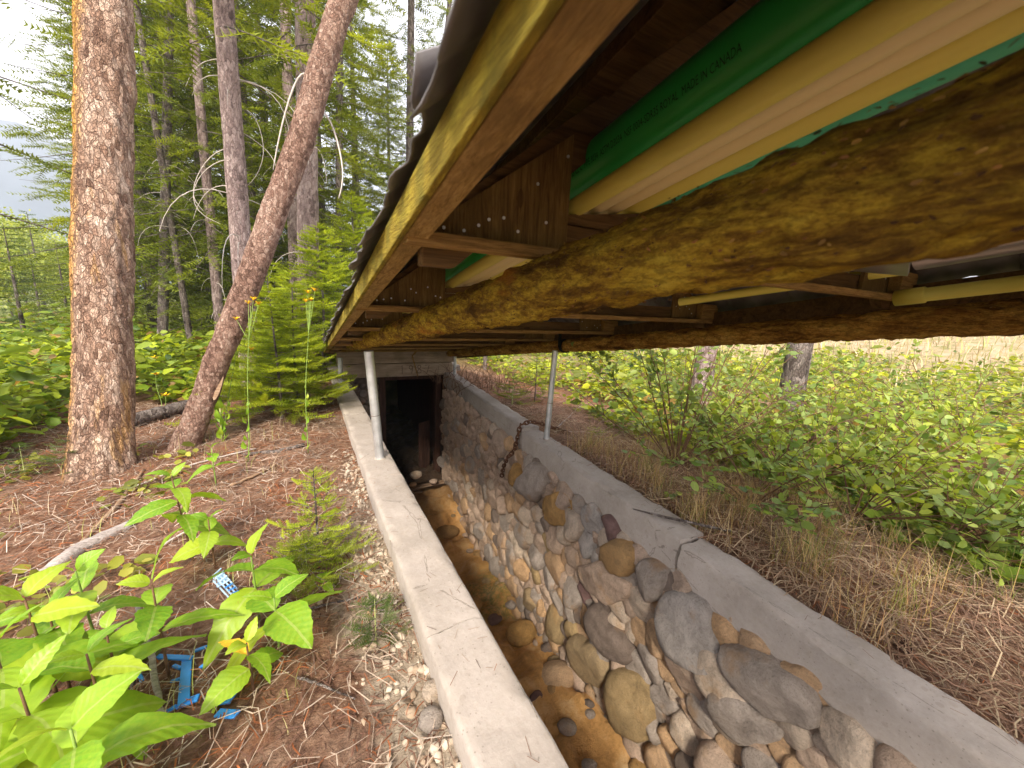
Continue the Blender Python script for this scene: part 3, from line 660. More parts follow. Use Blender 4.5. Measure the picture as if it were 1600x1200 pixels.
# loose stones along the foot of the cobble face and over the trench floor
gr = random.Random(8)
for k in range(30):
    y = gr.uniform(.6, 4.6); x = float(XR_IN(y))-(abs(gr.gauss(0, .05))+.03 if k % 5 else gr.uniform(.05, .6)); sz = gr.uniform(.018, .06)
    rock('stone', gr.choice('kyotgkyd'), sz, (x, y, float(zfloor(y))+.01), None, seed=200+k, sq=(1, gr.uniform(.7, 1), gr.uniform(.45, .7)), parent=GROUND, rz=gr.uniform(0, 6))

# ------------------------------------------------------------------ roof on log beams
SL = .160
zs_ = lambda z, Y: z-SL*(Y-.65)             # height at Y of a line that is at z where Y = .65
PT = .84; XR = 1.03                          # roof pitch, ridge
roof = thing('tin_roof', 'mossy low gable roof of corrugated tin on plywood trusses over the trench', 'roof')
YA, YB = -1.6, 5.55
def slope_box(name, x0, x1, zlo, zhi, mat, bev=.003, ya=YA, yb=YB):
    V = [(x, Y, zs_(z, Y)) for Y in (ya, yb) for x, z in ((x0, zlo), (x1, zlo), (x1, zhi), (x0, zhi))]
    return MB().add(V, [(0, 1, 2, 3), (7, 6, 5, 4), (0, 4, 5, 1), (1, 5, 6, 2), (2, 6, 7, 3), (3, 7, 4, 0)]).build(name, mat, roof, bev=bev)
def mirror(x, left): return x if left else 2*XR-x
def eave():
    for left in (True, False):
        a, b = sorted((mirror(.128, left), mirror(.163, left))); slope_box('eave_board', a, b, 1.088 if left else .99, 1.138, 'board_eave' if left else 'rafter', .002)
        a, b = sorted((mirror(.118, left), mirror(.1265, left))); slope_box('fascia_strip', a, b, 1.0865, 1.134, 'board_moss', .002)
        for xp in (.46, .78):
            a, b = sorted((mirror(xp, left), mirror(xp+.06, left))); z = 1.128+PT*(xp-.125)
            slope_box('purlin', a, b, z-.012, z+.018, 'rafter', .002)
eave()
TR = [.65+.75*k for k in range(-3, 7)]
for ti, y in enumerate(TR):
    for left in (True, False):
        mx = lambda x: mirror(x, left)
        V = []; p = [(.165, 1.155), (.165, 1.09), (.22, 1.09), (XR+.001, 1.09+PT*(XR-.22)+.0), (XR+.001, 1.845)]
        for yy in (y, y+.032):
            for x, z in p: V.append((mx(x), yy, zs_(z-.028, y)))
        F = [tuple(range(5)), tuple(range(9, 4, -1))]+[(i, i+5, (i+1) % 5+5, (i+1) % 5) for i in range(5)]
        if left: F = [f[::-1] for f in F]
        MB().add(V, F).build('rafter', 'rafter', roof, bev=.002)
        g = []; gp = [(.15, 1.112), (.437, 1.112), (.437, 1.105+PT*(.437-.19)), (.19, 1.135)]
        for yy in (y-.012, y-.001):
            for x, z in gp: g.append((mx(x), yy, zs_(z, y)))
        F = [(0, 1, 2, 3), (7, 6, 5, 4), (0, 4, 5, 1), (1, 5, 6, 2), (2, 6, 7, 3), (3, 7, 4, 0)]
        if not left: F = [f[::-1] for f in F]
        gs = MB().add(g, F).build('gusset', 'plywood', roof)
        if -1 < y < 2.5:
            rr = random.Random(ti*2+left)
            for k in range(9):
                u = .2+.028*k+rr.uniform(-.01, .01); z = 1.12+rr.uniform(.05, .9)*max(.01, PT*(u-.19)-.02)
                MB().tube([(mx(u), y-.0145, zs_(z, y)), (mx(u), y-.0125, zs_(z, y))], .0028, 7).build('nail', 'nail', gs)
    x0, x1 = .13, 2*XR-.13
    MB().box((x0+.02, y+.002, zs_(1.098, y)), (x1-.02, y+.036, zs_(1.162, y))).build('tie_beam', 'rafter', roof, bev=.002)
    MB().box((x0, y-.047, zs_(1.088, y)), (x1, y-.0135, zs_(1.108, y))).build('tie_ledge', 'tie', roof, bev=.002)
    MB().box((1.80, y-.05, zs_(1.110, y)), (1.925, y-.0145, zs_(1.185, y))).build('heel_block', 'tie', roof, bev=.002)
def sheets():
    rr = random.Random(11)
    for left in (True, False):
        yy = YA; k = 0
        while yy < YB:
            y1 = min(YB+.05, yy+.66); ny = int((y1-yy)/.0125)+1; ss = np.concatenate([[0, .006, .02, .05], np.linspace(.1, 1.0, 10)])
            Ys = np.linspace(yy-.03, y1, ny); V = []
            lift = .006*(k % 2); er = [rr.uniform(-1, 1) for _ in range(6)]
            for j, s in enumerate(ss):
                for Y in Ys:
                    e = .010*sin(Y*9+k)+.007*sin(Y*31+k*2)+ .004*sin(Y*77)
                    x = .098+e*(1-min(1, s*12))+(XR+.004-.098)*s
                    z = 1.147+PT*(x-.125)+lift+.009*(1+cos(2*pi*Y/.068))*.5
                    t = 1-min(1, s/.06)
                    cu = max(0, 1-(Y-(yy-.03))/.04)       # the near corner of each sheet is bent up and out
                    if t > 0: z += t*(.012*cu*(1 if k % 2 else .4)); x -= t*cu*.010
                    V.append((mirror(x, left), Y, zs_(z, Y)))
            n = len(ss); F = [(j*ny+i, j*ny+i+1, (j+1)*ny+i+1, (j+1)*ny+i) for j in range(n-1) for i in range(ny-1)]
            o = MB().add(V, F).build('corrugated_sheet', 'tin', roof, True)
            md = o.modifiers.new('thick', 'SOLIDIFY'); md.thickness = .0022
            yy = y1; k += 1
sheets()
V = [(XR+dx, Y, zs_(z, Y)) for Y in (YA, YB) for dx, z in ((-.11, 1.84), (0, 1.945), (.11, 1.84))]
o = MB().add(V, [(0, 1, 4, 3), (1, 2, 5, 4)]).build('ridge_cap', 'tin', roof); md = o.modifiers.new('thick', 'SOLIDIFY'); md.thickness = .002

def log_beam(label, P0, P1, r0, r1, mat, seed, flakes):
    t = thing('log_beam', label, 'log')
    P0, P1 = np.array(P0, float), np.array(P1, float); n, m = 620, 64; d = unit(P1-P0); u = unit(np.cross(d, (0, 0, 1))); v = np.cross(u, d)
    tt = np.linspace(0, 1, n)[:, None]; a = np.linspace(0, 2*pi, m, endpoint=False)[None]
    R = r0+(r1-r0)*tt; C0 = P0+(P1-P0)*tt[..., None]
    dr = u*np.cos(a)[..., None]+v*np.sin(a)[..., None]; V = C0+dr*R[..., None]
    q = V*np.array([22, 8, 22]); disp = .09*fbm(q*.5, seed)+.20*fbm(q*1.9, seed+3, 4)+.16*fbm(V*np.array([75, 40, 75]), seed+6, 3)-.10*np.abs(fbm(V*np.array([45, 14, 45]), seed+8, 2)); V = V+dr*(R*disp*1.0)[..., None]
    i = np.arange(n*m).reshape(n, m); F = np.stack([i[:-1], np.roll(i[:-1], -1, 1), np.roll(i[1:], -1, 1), i[1:]], -1).reshape(-1, 4)
    Fl = F.tolist()+[list(i[0])[::-1], list(i[-1])]
    mesh('log', (V-P0).reshape(-1, 3), Fl, mat, t, True); t.location = P0
    # loose bark scales
    k = flakes; s = rng.beta(1, 1, k); aa = rng.uniform(0, 2*pi, k); Rk = (r0+(r1-r0)*s)*(1.0+rng.uniform(-.03, .06, k))
    dr = u*np.cos(aa)[:, None]+v*np.sin(aa)[:, None]; loc = (P1-P0)*s[:, None]+dr*Rk[:, None]
    dd = unit(d*rng.choice([-1, 1], k)[:, None]*.9+rng.normal(0, .35, (k, 3))); nn = unit(dr+rng.normal(0, .35, (k, 3)))
    base = np.array([(.16, .09, .025), (.26, .15, .035), (.08, .04, .015), (.22, .10, .03)]) if mat == 'log_moss' else np.array([(.15, .075, .025), (.22, .12, .04), (.08, .04, .015), (.30, .2, .07)])
    V, F, Cc = scatter(LEAF_V, LEAF_F, frames(dd, nn), loc, rng.uniform(.003, .0075, k), base[rng.integers(0, len(base), k)]*rng.uniform(.7, 1.2, (k, 1)))
    props(mesh('bark_scales', V, F, 'litter', t, False, Cc), kind='stuff')
lz = lambda z, Y: zs_(z, Y)
log_beam('thick mossy bark log beam nearest the camera under the tin roof', (.385, -1.4, 1.307), (.345, 5.5, .376), .0525, .050, 'log_moss', 3, 12000)
log_beam('thinner brown bark log beam carrying the right side of the roof', (1.66, -1.4, 1.290), (1.69, 5.14, .335), .047, .044, 'log_brown', 17, 7000)

def post(label, b, t, r):
    th = thing('steel_post', label, 'post', b, 'galvanised posts holding up the log beams'); b = np.array(b); t = np.array(t)
    P = np.linspace(0, 1, 7)[:, None]*(t-b); MB().tube(P, r, 16).build('pipe', 'galv', th, True).modifiers.new('es', 'EDGE_SPLIT')
    for s in (.42,): MB().tube([P[-1]*s-unit(P[-1])*.0015, P[-1]*s+unit(P[-1])*.0015], r*1.02, 16).build('seam', 'iron_rust', th, True)
    MB().tube([(0, 0, -.01), (0, 0, .006)], r*1.25, 14).build('base_ring', 'concrete', th, True)
post('thick galvanised pipe post standing on the left concrete wall, nearest the camera', (.353, 2.47, .0), (.300, 2.47, .70), .028)
post('galvanised pipe post on the right wall beside the rusty chain', (1.60, 2.42, .0), (1.625, 2.42, .70), .022)
post('short galvanised post at the far end of the left concrete wall', (.285, 5.06, .0), (.285, 5.06, .31), .028)
post('short galvanised post beside the right end of the header beam', (1.735, 5.03, .05), (1.735, 5.03, .31), .022)

# strap on the second log, broken stick at the header
pp = ony(857, 505, 2.05); t = thing('iron_strap', 'black iron strap wrapped on the thin log above the right post', 'strap')
yq = 2.36; zq = 1.290-.146*(yq+1.4); a = np.linspace(0, 2*pi, 17); MB().add([(1.672+.051*cos(q), yq+dy, zq+.051*sin(q)) for dy in (-.02, .02) for q in a[:-1]], [(i, (i+1) % 16, (i+1) % 16+16, i+16) for i in range(16)]).build('band', 'ink', t, True)
MB().beam((1.618, yq, zq-.01), (1.618, yq, zq+.10), .03, .006, (1, 0, 0)).build('tail', 'ink', t)
q = ony(655, 538, 5.0); props(MB().tube([ony(656, 541, 5.14), ony(647, 553, 5.17), ony(644, 556, 5.19), ony(653, 588, 5.195)], [.012, .012, .010, .008], 7).build('broken_stick', 'tie', smooth=False), 'bent broken stick hanging in front of the header beam', 'stick')

# ------------------------------------------------------------------ pipes stored on the trusses
def long_pipe(name, label, x, z, r, mat, y0=-1.5, y1=4.3, wall=.004, group=None, bell=None):
    t = thing(name, label, 'pipe', (x, y0, zs_(z, y0)), group); d = np.array([0, 1, -SL]); L = (y1-y0); P = [d*L*s for s in np.linspace(0, 1, 12)]
    m = MB().tube(P, r, 28, False).tube(P, r-wall, 28, False); n = 28*12
    for e in (0, 11): m.f += [(e*28+k, e*28+(k+1) % 28, n+e*28+(k+1) % 28, n+e*28+k) for k in range(28)]
    m.build('tube', mat, t, True)
    if bell is not None: s = d*bell; MB().tube([s, s+d*.004, s+d*.09, s+d*.094], [r, r*1.17, r*1.17, r], 28).build('coupling', mat, t, True)
    return t
zr = 1.165
for y in TR:      # sloping battens that the pipes lie on
    V = [(x, yy, zs_(z, y)) for yy in (y+.003, y+.034) for x, z in ((.445, 1.1635), (.76, 1.1635), (.76, 1.2275), (.445, 1.1805))]
    MB().add(V, [(0, 1, 2, 3), (7, 6, 5, 4), (0, 4, 5, 1), (1, 5, 6, 2), (2, 6, 7, 3), (3, 7, 4, 0)]).build('batten', 'rafter', roof)
gp = long_pipe('green_pipe', 'wide dark green plastic pipe with black printing stored under the roof', .520, 1.2885, .045, 'pvc_green', -1.5, 4.6)
for k, (x, z, r, m, lab) in enumerate(((.470, 1.2005, .0175, 'pvc_yellow', 'yellow plastic pipe directly below the green pipe'), (.525, 1.2228, .023, 'pvc_cream', 'cream plastic pipe second in the row from the plywood'), (.575, 1.2314, .023, 'pvc_cream', 'cream plastic pipe third in the row from the plywood'), (.628, 1.2369, .026, 'pvc_yellow', 'ochre plastic pipe beside the narrow teal pipe'))):
    long_pipe('cream_pipe', lab, x, z, r, m, -1.5+.03*k, 4.2+.05*k, group='plastic pipes laid on the roof trusses')
long_pipe('teal_pipe', 'teal green plastic pipe at the inner edge of the pipe row', .685, 1.2509, .028, 'pvc_teal', -1.5, 4.4)
def pipe_print():
    V, F = text_mesh('GSV - M 015 SDR 35 CL C  PIPE 3034  ASTM D3034  NSF 0004-SDR35 ROYAL  MADE IN CANADA', .016, 0)
    u = V[:, 0]-V[:, 0].max(); r = .0454; a = RD(194)-(V[:, 1]-.008)/r
    d = np.array([0, 1, -SL]); y0 = .355           # the line ends here, towards the camera
    base = np.stack([np.full(len(u), .520), y0-u*.62, zs_(1.2885, y0-u*.62)], -1)
    P = base+np.stack([r*np.cos(a), 0*a, r*np.sin(a)], -1)-np.array(gp.location)
    mesh('print', P, F, 'ink', gp)
pipe_print()
# right-hand side of the roof
p = ony(1480, 452, .5)
def pipe_between(name, label, a, b, r, mat, cat='pipe', ends=True, coup=None):
    a, b = np.array(a), np.array(b); t = thing(name, label, cat, a); m = MB(); P = [(b-a)*s for s in np.linspace(0, 1, 8)]
    m.tube(P, r, 26, False).tube(P, r*.9, 26, False); n = 26*8
    for e in (0, 7): m.f += [(e*26+k, e*26+(k+1) % 26, n+e*26+(k+1) % 26, n+e*26+k) for k in range(26)]
    m.build('tube', mat, t, True)
    if coup: d = unit(b-a); MB().tube([-d*.001, d*coup, d*(coup+.004)], [r*1.22, r*1.22, r*1.02], 26).build('coupling', mat, t, True)
d = np.array([0, -1, SL])
s = ony(1400, 466, .60); pipe_between('yellow_pipe', 'thin yellow plastic pipe with a coupling hung by the right eave', s, s+d*2.0, .022, 'pvc_yellow', coup=.07)
s = ony(1432, 400, .60); pipe_between('metal_pipe', 'wide dull grey metal pipe lying above the right log', s, s+d*2.0, .048, 'alu')
s = ony(1440, 392, .70); pipe_between('lit_strip_tube', 'lime green tube added for the bright strip of light above the grey metal pipe', s+np.array([.02, 0, .03]), s+np.array([.02, 0, .03])+d*2.0, .035, 'pvc_green')  # added tube, its colour stands in for a lit strip above the grey pipe
s = ony(1325, 430, .66); e = ony(1415, 418, .60); s2 = ony(1062, 472, 1.25); pipe_between('cream_pipe', 'cream plastic pipe end showing below the mossy log at right', s2, ony(1415, 421, .56), .017, 'pvc_yellow', coup=None)
pt = ony(1320, 420, .62)+[0, 0, .02]; o = MB().box(pt+[-.1, -.14, -.006], pt+[.1, .14, .006]).build('tin_scrap', 'alu', origin=pt); o.rotation_euler = (.15, .1, .3); props(o, 'flat scrap of pale tin tucked over the truss at right', 'tin sheet')

# ------------------------------------------------------------------ trees
def tube_np(P, R, m, seed, amp, zf=(6, 6, 2.2), flare=0):
    P = np.asarray(P, float); n = len(P); T = unit(np.gradient(P, axis=0)); a = np.linspace(0, 2*pi, m, endpoint=False)
    u = unit(np.cross(T, np.array([0, 1., 0]))); v = np.cross(T, u)
    dr = u[:, None]*np.cos(a)[None, :, None]+v[:, None]*np.sin(a)[None, :, None]
    R = np.asarray(R)[:, None]*np.ones(m)
    if flare: R = R*(1+flare*np.exp(-np.linspace(0, 1, n)*n*.05)[:, None]*(.6+.5*np.cos(a*5+seed)[None]))
    V = P[:, None]+dr*R[..., None]; q = V*np.array(zf)/max(.05, R.mean())*.16
    rid = np.abs(fbm(q*1.4, seed, 3)); disp = amp*(.8*fbm(q, seed+1, 4)-1.1*rid+.35*fbm(q*5, seed+4, 3)); V = V+dr*(R*disp)[..., None]
    i = np.arange(n*m).reshape(n, m); F = np.stack([i[:-1], i[1:], np.roll(i[1:], -1, 1), np.roll(i[:-1], -1, 1)], -1).reshape(-1, 4)
    return V.reshape(-1, 3), F
def conifer(seed, h, r, z0, nbr, tw, tws, cols, droop=.35, fill=12, sparse=0.):
    """foliage of one conifer: branches in loose whorls, each with side sprays of needle twigs"""
    g = np.random.default_rng(seed); L_, D_, N_, S_, C_ = [], [], [], [], []; bt = MB()
    for b in range(nbr):
        z = z0+(h-z0)*(b+g.uniform(0, 1))/nbr; f = (h-z)/(h-z0); a = b*2.4+g.uniform(-.5, .5); Lb = r*(f**.75)*g.uniform(.65, 1.1)+.04*r
        if g.uniform() < sparse: continue
        ns = 7; s = np.linspace(0, 1, ns); slope = g.uniform(.0, .35)-droop*f
        rad = s*Lb; zz = z+slope*rad-droop*.35*Lb*s**2+.12*Lb*s**4; side = g.uniform(-.15, .15)*Lb*s**2
        pts = np.stack([rad*cos(a)-side*sin(a), rad*sin(a)+side*cos(a), zz], -1)
        bt.tube(pts, np.linspace(max(.0016, .0055*Lb), .0012, ns), 4, False)
        k = max(4, int(fill*(.4+.6*Lb/r))); st = np.sort(g.uniform(.12, 1., k))
        loc = np.stack([np.interp(st, s, pts[:, i]) for i in range(3)], -1); dr = unit(np.stack([np.interp(np.clip(st+.05, 0, 1.05), np.append(s, 1.05), np.append(pts[:, i], pts[-1, i]*1.05-pts[-2, i]*.05)) for i in range(3)], -1)-loc+1e-5)
        sd = np.cross(dr, [0, 0, 1.]); sgn = g.choice([-1, 1], k)[:, None]; sp = np.where(st[:, None] > .9, .15, 1.)
        d = unit(dr*.8+sd*sgn*g.uniform(.5, 1.1, (k, 1))*sp+np.array([0, 0, -1])*g.uniform(-.12, droop*.9+.05, (k, 1)))
        L_.append(loc); D_.append(d); N_.append(unit(np.array([0, 0, 1.])+g.normal(0, .3, (k, 3)))); S_.append(tws*g.uniform(.6, 1.2, k)*(.55+.45*Lb/r)*(1.15-.5*st))
        cc = np.array(cols[0])+(np.array(cols[1])-np.array(cols[0]))*np.clip(st*.55+g.normal(.2, .22, k), 0, 1)[:, None]; C_.append(cc*g.uniform(.75, 1.2, (k, 1)))
    V, F, Cc = scatter(tw[0], tw[1], frames(np.concatenate(D_), np.concatenate(N_)), np.concatenate(L_), np.concatenate(S_), np.concatenate(C_))
    return (V, F, Cc), bt
def tree(name, label, cat, base, trunkP, trunkR, bk, crown, group=None, m=14, amp=.12, rz=0, share=None, seed=1, flare=0, name_crown='crown'):
    t = thing(name, label, cat, base, group, rz); V, F = tube_np(trunkP, trunkR, m, seed, amp, flare=flare); mesh('trunk', V, F, bk, t, True)
    if crown:
        (V, F, Cc), bt = crown if share is None else share
        mesh(name_crown, V, F, 'needle', t, False, Cc); props(bt.build('branches', 'bark_grey', t, True), kind='stuff')
    return t
DK = ((.085, .125, .018), (.25, .30, .034)); MD = ((.13, .18, .02), (.34, .39, .036)); BR = ((.21, .30, .020), (.50, .57, .042)); SP = ((.07, .115, .03), (.16, .22, .06))

# the two near trunks
def depth_pt(px, py, dep): return ray(px, py)*dep+np.array([0, 0, H])
b1 = onground(160, 733); dp = np.dot(b1-[0, 0, H], _f)
P, R = [], []
rel = np.array([0, 0, 0.]); zz = np.linspace(-.12, 12, 640)
top = depth_pt(164, 67, dp); ax = (top-b1)/(top[2]-b1[2])
wpx = 101; r_ = wpx/2/FPX*dp*.71
for z in zz: P.append(ax*z); R.append(r_*(1.02-.03*z if z > .3 else 1.01+.75*max(0, (.32-z))**1.6))
tree('spruce_tree', 'massive straight trunk with pink scaly bark and orange lichen on its left side', 'tree', b1, P, R, 'bark_big', conifer(5, 12, 1.8, 6.6, 60, TW_FAR, .8, DK), m=120, amp=.17, seed=12, flare=0)
b2 = onground(287, 695); dp2 = np.dot(b2-[0, 0, H], _f)
ctr = [(288, 700, 52), (312, 640, 48), (335, 575, 47), (360, 515, 47), (404, 400, 45), (436, 310, 44), (470, 220, 42), (490, 150, 41), (510, 80, 41), (550, -40, 40), (605, -250, 38)]
cp = np.array([depth_pt(x, y, dp2*(1-.012*i)) for i, (x, y, _) in enumerate(ctr)]); cw = np.array([w_/2/FPX*dp2*.93*cos(math.atan((x-800)/FPX)) for x, y, w_ in ctr])
s0 = np.linspace(0, 1, len(ctr)); s1 = np.linspace(-.02, 1, 330); P = np.stack([np.interp(s1, s0, cp[:, i]) for i in range(3)], -1)
P[0:8] = P[8]+(P[7]-P[9])*np.arange(8, 0, -1)[:, None]*.5
kern = np.ones(15)/15
for i in range(3): P[7:-7, i] = np.convolve(P[:, i], kern, 'valid')
R = np.interp(s1, s0, cw)*(1+.10*np.exp(-np.maximum(s1, 0)*20))
lean = tree('leaning_tree', 'leaning trunk with coarse reddish bark beside the massive tree', 'tree', b2, P-b2, R, 'bark_lean', None, m=72, amp=.13, seed=31)
def px_branch(parent, pts, dep, r0, r1, mat='dead_branch', n=14):
    Q = np.array([depth_pt(x, y, dep+dz) for x, y, dz in [(p+(0,))[:3] for p in pts]])-np.array(parent.location); k = np.linspace(0, 1, len(Q)); kk = np.linspace(0, 1, n)
    # smooth through the points
    S = np.stack([np.interp(kk, k, Q[:, i]) for i in range(3)], -1)
    for _ in range(2): S[1:-1] = .25*S[:-2]+.5*S[1:-1]+.25*S[2:]
    MB().tube(S, np.linspace(r0, r1, n), 6).build('dead_branch', mat, parent, True)
px_branch(lean, [(487, 122), (478, 112), (467, 116), (456, 140), (444, 180), (436, 215), (431, 240), (427, 265)], dp2-.08, .0085, .0035)
px_branch(lean, [(490, 166), (502, 170), (515, 185), (525, 210), (533, 245), (537, 270), (534, 295), (529, 310)], dp2-.06, .0085, .0035)
sv = [depth_pt(341+10*cos(q)*.55+11*sin(q)*.75*.9, 598-27*sin(q)+4*cos(q), dp2-.080+.012*abs(cos(q)))-b2 for q in np.linspace(0, 2*pi, 16, endpoint=False)]
MB().add(sv+[depth_pt(341, 598, dp2-.079)-b2], [(k, (k+1) % 16, 16) for k in range(16)]).build('bark_scar', 'scrap', lean, True)

# forest behind: trunk line in the picture, width, distance
TK = [("straight pinkish trunk with pale hooked dead branches behind the leaning tree", (353, 60), (378, 400), 33, 5.2, 'bark_far'),
      ("stout grey brown trunk right of the leaning tree above the young firs", (478, 60), (482, 400), 33, 6.2, 'bark_far'),
      ("slim trunk just left of the stout grey brown one", (447, 60), (456, 300), 18, 8.5, 'bark_far'),
      ("slender trunk between the massive tree and the hooked-branch trunk, bare up high", (303, 60), (338, 450), 16, 8.2, 'bark_far'),
      ("dark trunk standing upright behind the massive tree's right edge", (262, 60), (253, 500), 17, 9.2, 'bark_grey'),
      ("thin leaning trunk crossing behind the massive tree's right edge", (222, 60), (296, 520), 11, 8.6, 'bark_grey'),
      ("thin dark trunk right of the leaning tree's top", (531, 60), (530, 300), 12, 9.5, 'bark_grey'),
      ("grey trunk showing above the left roof edge", (642, 60), (640, 240), 13, 9.8, 'bark_grey'),
      ("thin trunk at the very edge of the roof, highest up", (697, 60), (690, 130), 10, 11.5, 'bark_grey')]
far_v = [conifer(50+k, 11, 2.1+.3*k, .8, 190, TW_FAR, .60, DK if k != 1 else MD, .45, 30) for k in range(3)]
for k, (lab, a, b, wp, D, bk) in enumerate(TK):
    A, B = atd(*a, D), atd(*b, D); dep = np.dot(B-[0, 0, H], _f); ax = (A-B)/(A[2]-B[2]); g0 = B+ax*(-.1-B[2]); g0[2] = G(g0[0], g0[1]); r_ = wp/2/FPX*dep*1.0*cos(math.atan((b[0]-800)/FPX))
    z = np.linspace(-.15, 11, 160); P = ax[None]*z[:, None]; R = r_*(1.12-.07*z/1.5).clip(.25)
    t = thing('conifer', lab, 'tree', g0, 'conifers of the wood behind the shed'); V, F = tube_np(P, R, 26 if wp > 25 else 14, 60+k, .07); mesh('trunk', V, F, bk, t, True)
    (V, F, Cc), bt = conifer(150+k, 11, 1.7 if k < 2 else 1.9, 3.3 if k < 2 else 1.7, 50 if k < 2 else 90, TW_FAR, .5, DK if k % 3 else MD, .5, 18, .1)
    V = V+ax[None]*V[:, 2:3]*np.array([1, 1, 0]); mesh('crown', V, F, 'needle', t, False, Cc); props(bt.build('branches', 'bark_grey', t, True), kind='stuff')
    # dead lower limbs
    gr = random.Random(k*13)
    for q in range(9 if k == 0 else (7 if k < 5 else 5)):
        z0 = gr.uniform(.9, 3.4); a_ = gr.uniform(0, 2*pi); L = gr.uniform(.25, .55 if k else .7)*(1+D*.06); s = np.linspace(0, 1, 9)
        curl = gr.uniform(.2, 1.0); x = L*np.sin(s*1.5*curl+.3*s)/1.2; zc = z0-L*(s**2)*curl*.9+.08*L*np.sin(s*3)
        pts = np.stack([x*cos(a_), x*sin(a_), zc], -1)+ax*z0*np.array([1, 1, 0]); MB().tube(pts, np.linspace(.0045, .0016, 9)*(1+D*.05), 5, False).build('dead_branch', 'dead_branch', t, True)
    if k == 0:
        dpx = dep
        for pts in ([(386, 172), (398, 180), (408, 205), (414, 235), (408, 262), (395, 285), (376, 298)], [(362, 230), (340, 235), (318, 255), (303, 285), (300, 310), (318, 330)], [(362, 248), (338, 252), (312, 272), (298, 305), (310, 335), (345, 350)],
                    [(340, 92), (318, 96), (300, 112), (290, 135)], [(375, 205), (392, 215), (415, 232), (428, 250), (432, 262)], [(345, 118), (325, 118), (308, 128), (300, 150)]): px_branch(t, pts, dpx-.08, .0048, .002)
# crowns filling the wood
FI = [(235, 12, 0, 1.), (330, 13, 1, 1.05), (400, 9.8, 2, .95), (430, 15, 0, 1.2), (505, 11, 1, 1.), (560, 14, 2, 1.05), (610, 16, 0, .9), (290, 17, 2, 1.3), (370, 20, 1, 1.4), (760, 15, 0, 1.), (205, 19, 0, 1.15), (850, 20, 1, 1.1)]
lb = ["at the left edge of the wood by the massive trunk", "behind the slender bare trunk", "filling the gap left of the leaning tree", "deep in the wood behind the leaning tree", "behind the stout grey brown trunk", "right of the leaning tree against the sky", "between the thin dark trunk and the roof edge",
      "tall in the background right of the massive trunk", "tall and far behind the hooked-branch trunk", "hidden mostly behind the tin roof", "far back at the wood's left end", "behind the roof toward the right"]
protos = {}
for (px, D, v, s), lab in zip(FI, lb):
    p = atd(px, 430, D); base = (p[0], p[1], G(p[0], p[1]))
    if v not in protos:
        z = np.linspace(0, 11, 60); t = tree('conifer', '', 'tree', base, np.stack([0*z, 0*z, z], -1), .16*(1-z/11.5), 'bark_grey', far_v[v], m=10, amp=.06, seed=70+v); protos[v] = t
    else: t = copy_tree(protos[v])
    t.location = base; t.rotation_euler = (0, 0, px*.37); t.scale = (s, s, s*1.02)
    props(t, 'dark green conifer '+lab, 'tree', 'conifers of the wood behind the shed')
# sparse spruce off to the left whose limbs hang into the open sky
p = atd(-70, 430, 5.6); z = np.linspace(0, 7, 60)
tree('spruce_tree', 'thin spruce at the far left whose bare drooping limbs cross the open sky', 'tree', (p[0], p[1], G(p[0], p[1])), np.stack([0*z, 0*z, z], -1), .10*(1-z/8), 'bark_grey', conifer(77, 7, 1.75, 1.7, 26, TW_MID, .26, DK, .35, 13), m=12, amp=.08)
# bright young trees in the open valley at left
for k, (px, D, h, s, lab) in enumerate(((20, 11, 2.2, 1, 'slim young spruce standing in the open at the far left'), (60, 26, 4.2, 1, 'small dark pointed conifer on the valley edge left of the massive trunk'), (95, 16, 2.4, 1, 'young spruce close beside the massive trunk on its left'), (52, 15, 2.0, 1, 'pale young spruce between the two others at left'))):
    p = atd(px, 430, D); z = np.linspace(0, h, 30)
    tree('young_spruce', lab, 'tree', (p[0], p[1], G(p[0], p[1])), np.stack([0*z, 0*z, z], -1), .02*h*(1-z/h*.9), 'bark_grey', conifer(200+k, h, h*.34, .1, 60, TW_MID, .12*h, SP, .2, 12), m=8, amp=.04)
def leafy(seed, h, r, n, c0, c1, size):
    g = np.random.default_rng(seed); cl = g.normal(0, 1, (26, 3)); cl = unit(cl)*(g.uniform(.2, 1, (26, 1))**.5); cen = cl*np.array([r*.75, r*.75, h*.36])+np.array([0, 0, h*.60])
    i = g.integers(0, 26, n); loc = cen[i]+g.normal(0, r*.20, (n, 3)); d = unit(g.normal(0, 1, (n, 3))+[0, 0, -.3]); nn = unit(g.normal(0, .6, (n, 3))+[0, 0, 1])
    f = g.uniform(0, 1, (n, 1)); return scatter(OVAL_V, LEAF_F, frames(d, nn), loc, size*g.uniform(.6, 1.3, n), np.array(c0)*(1-f)+np.array(c1)*f), cen
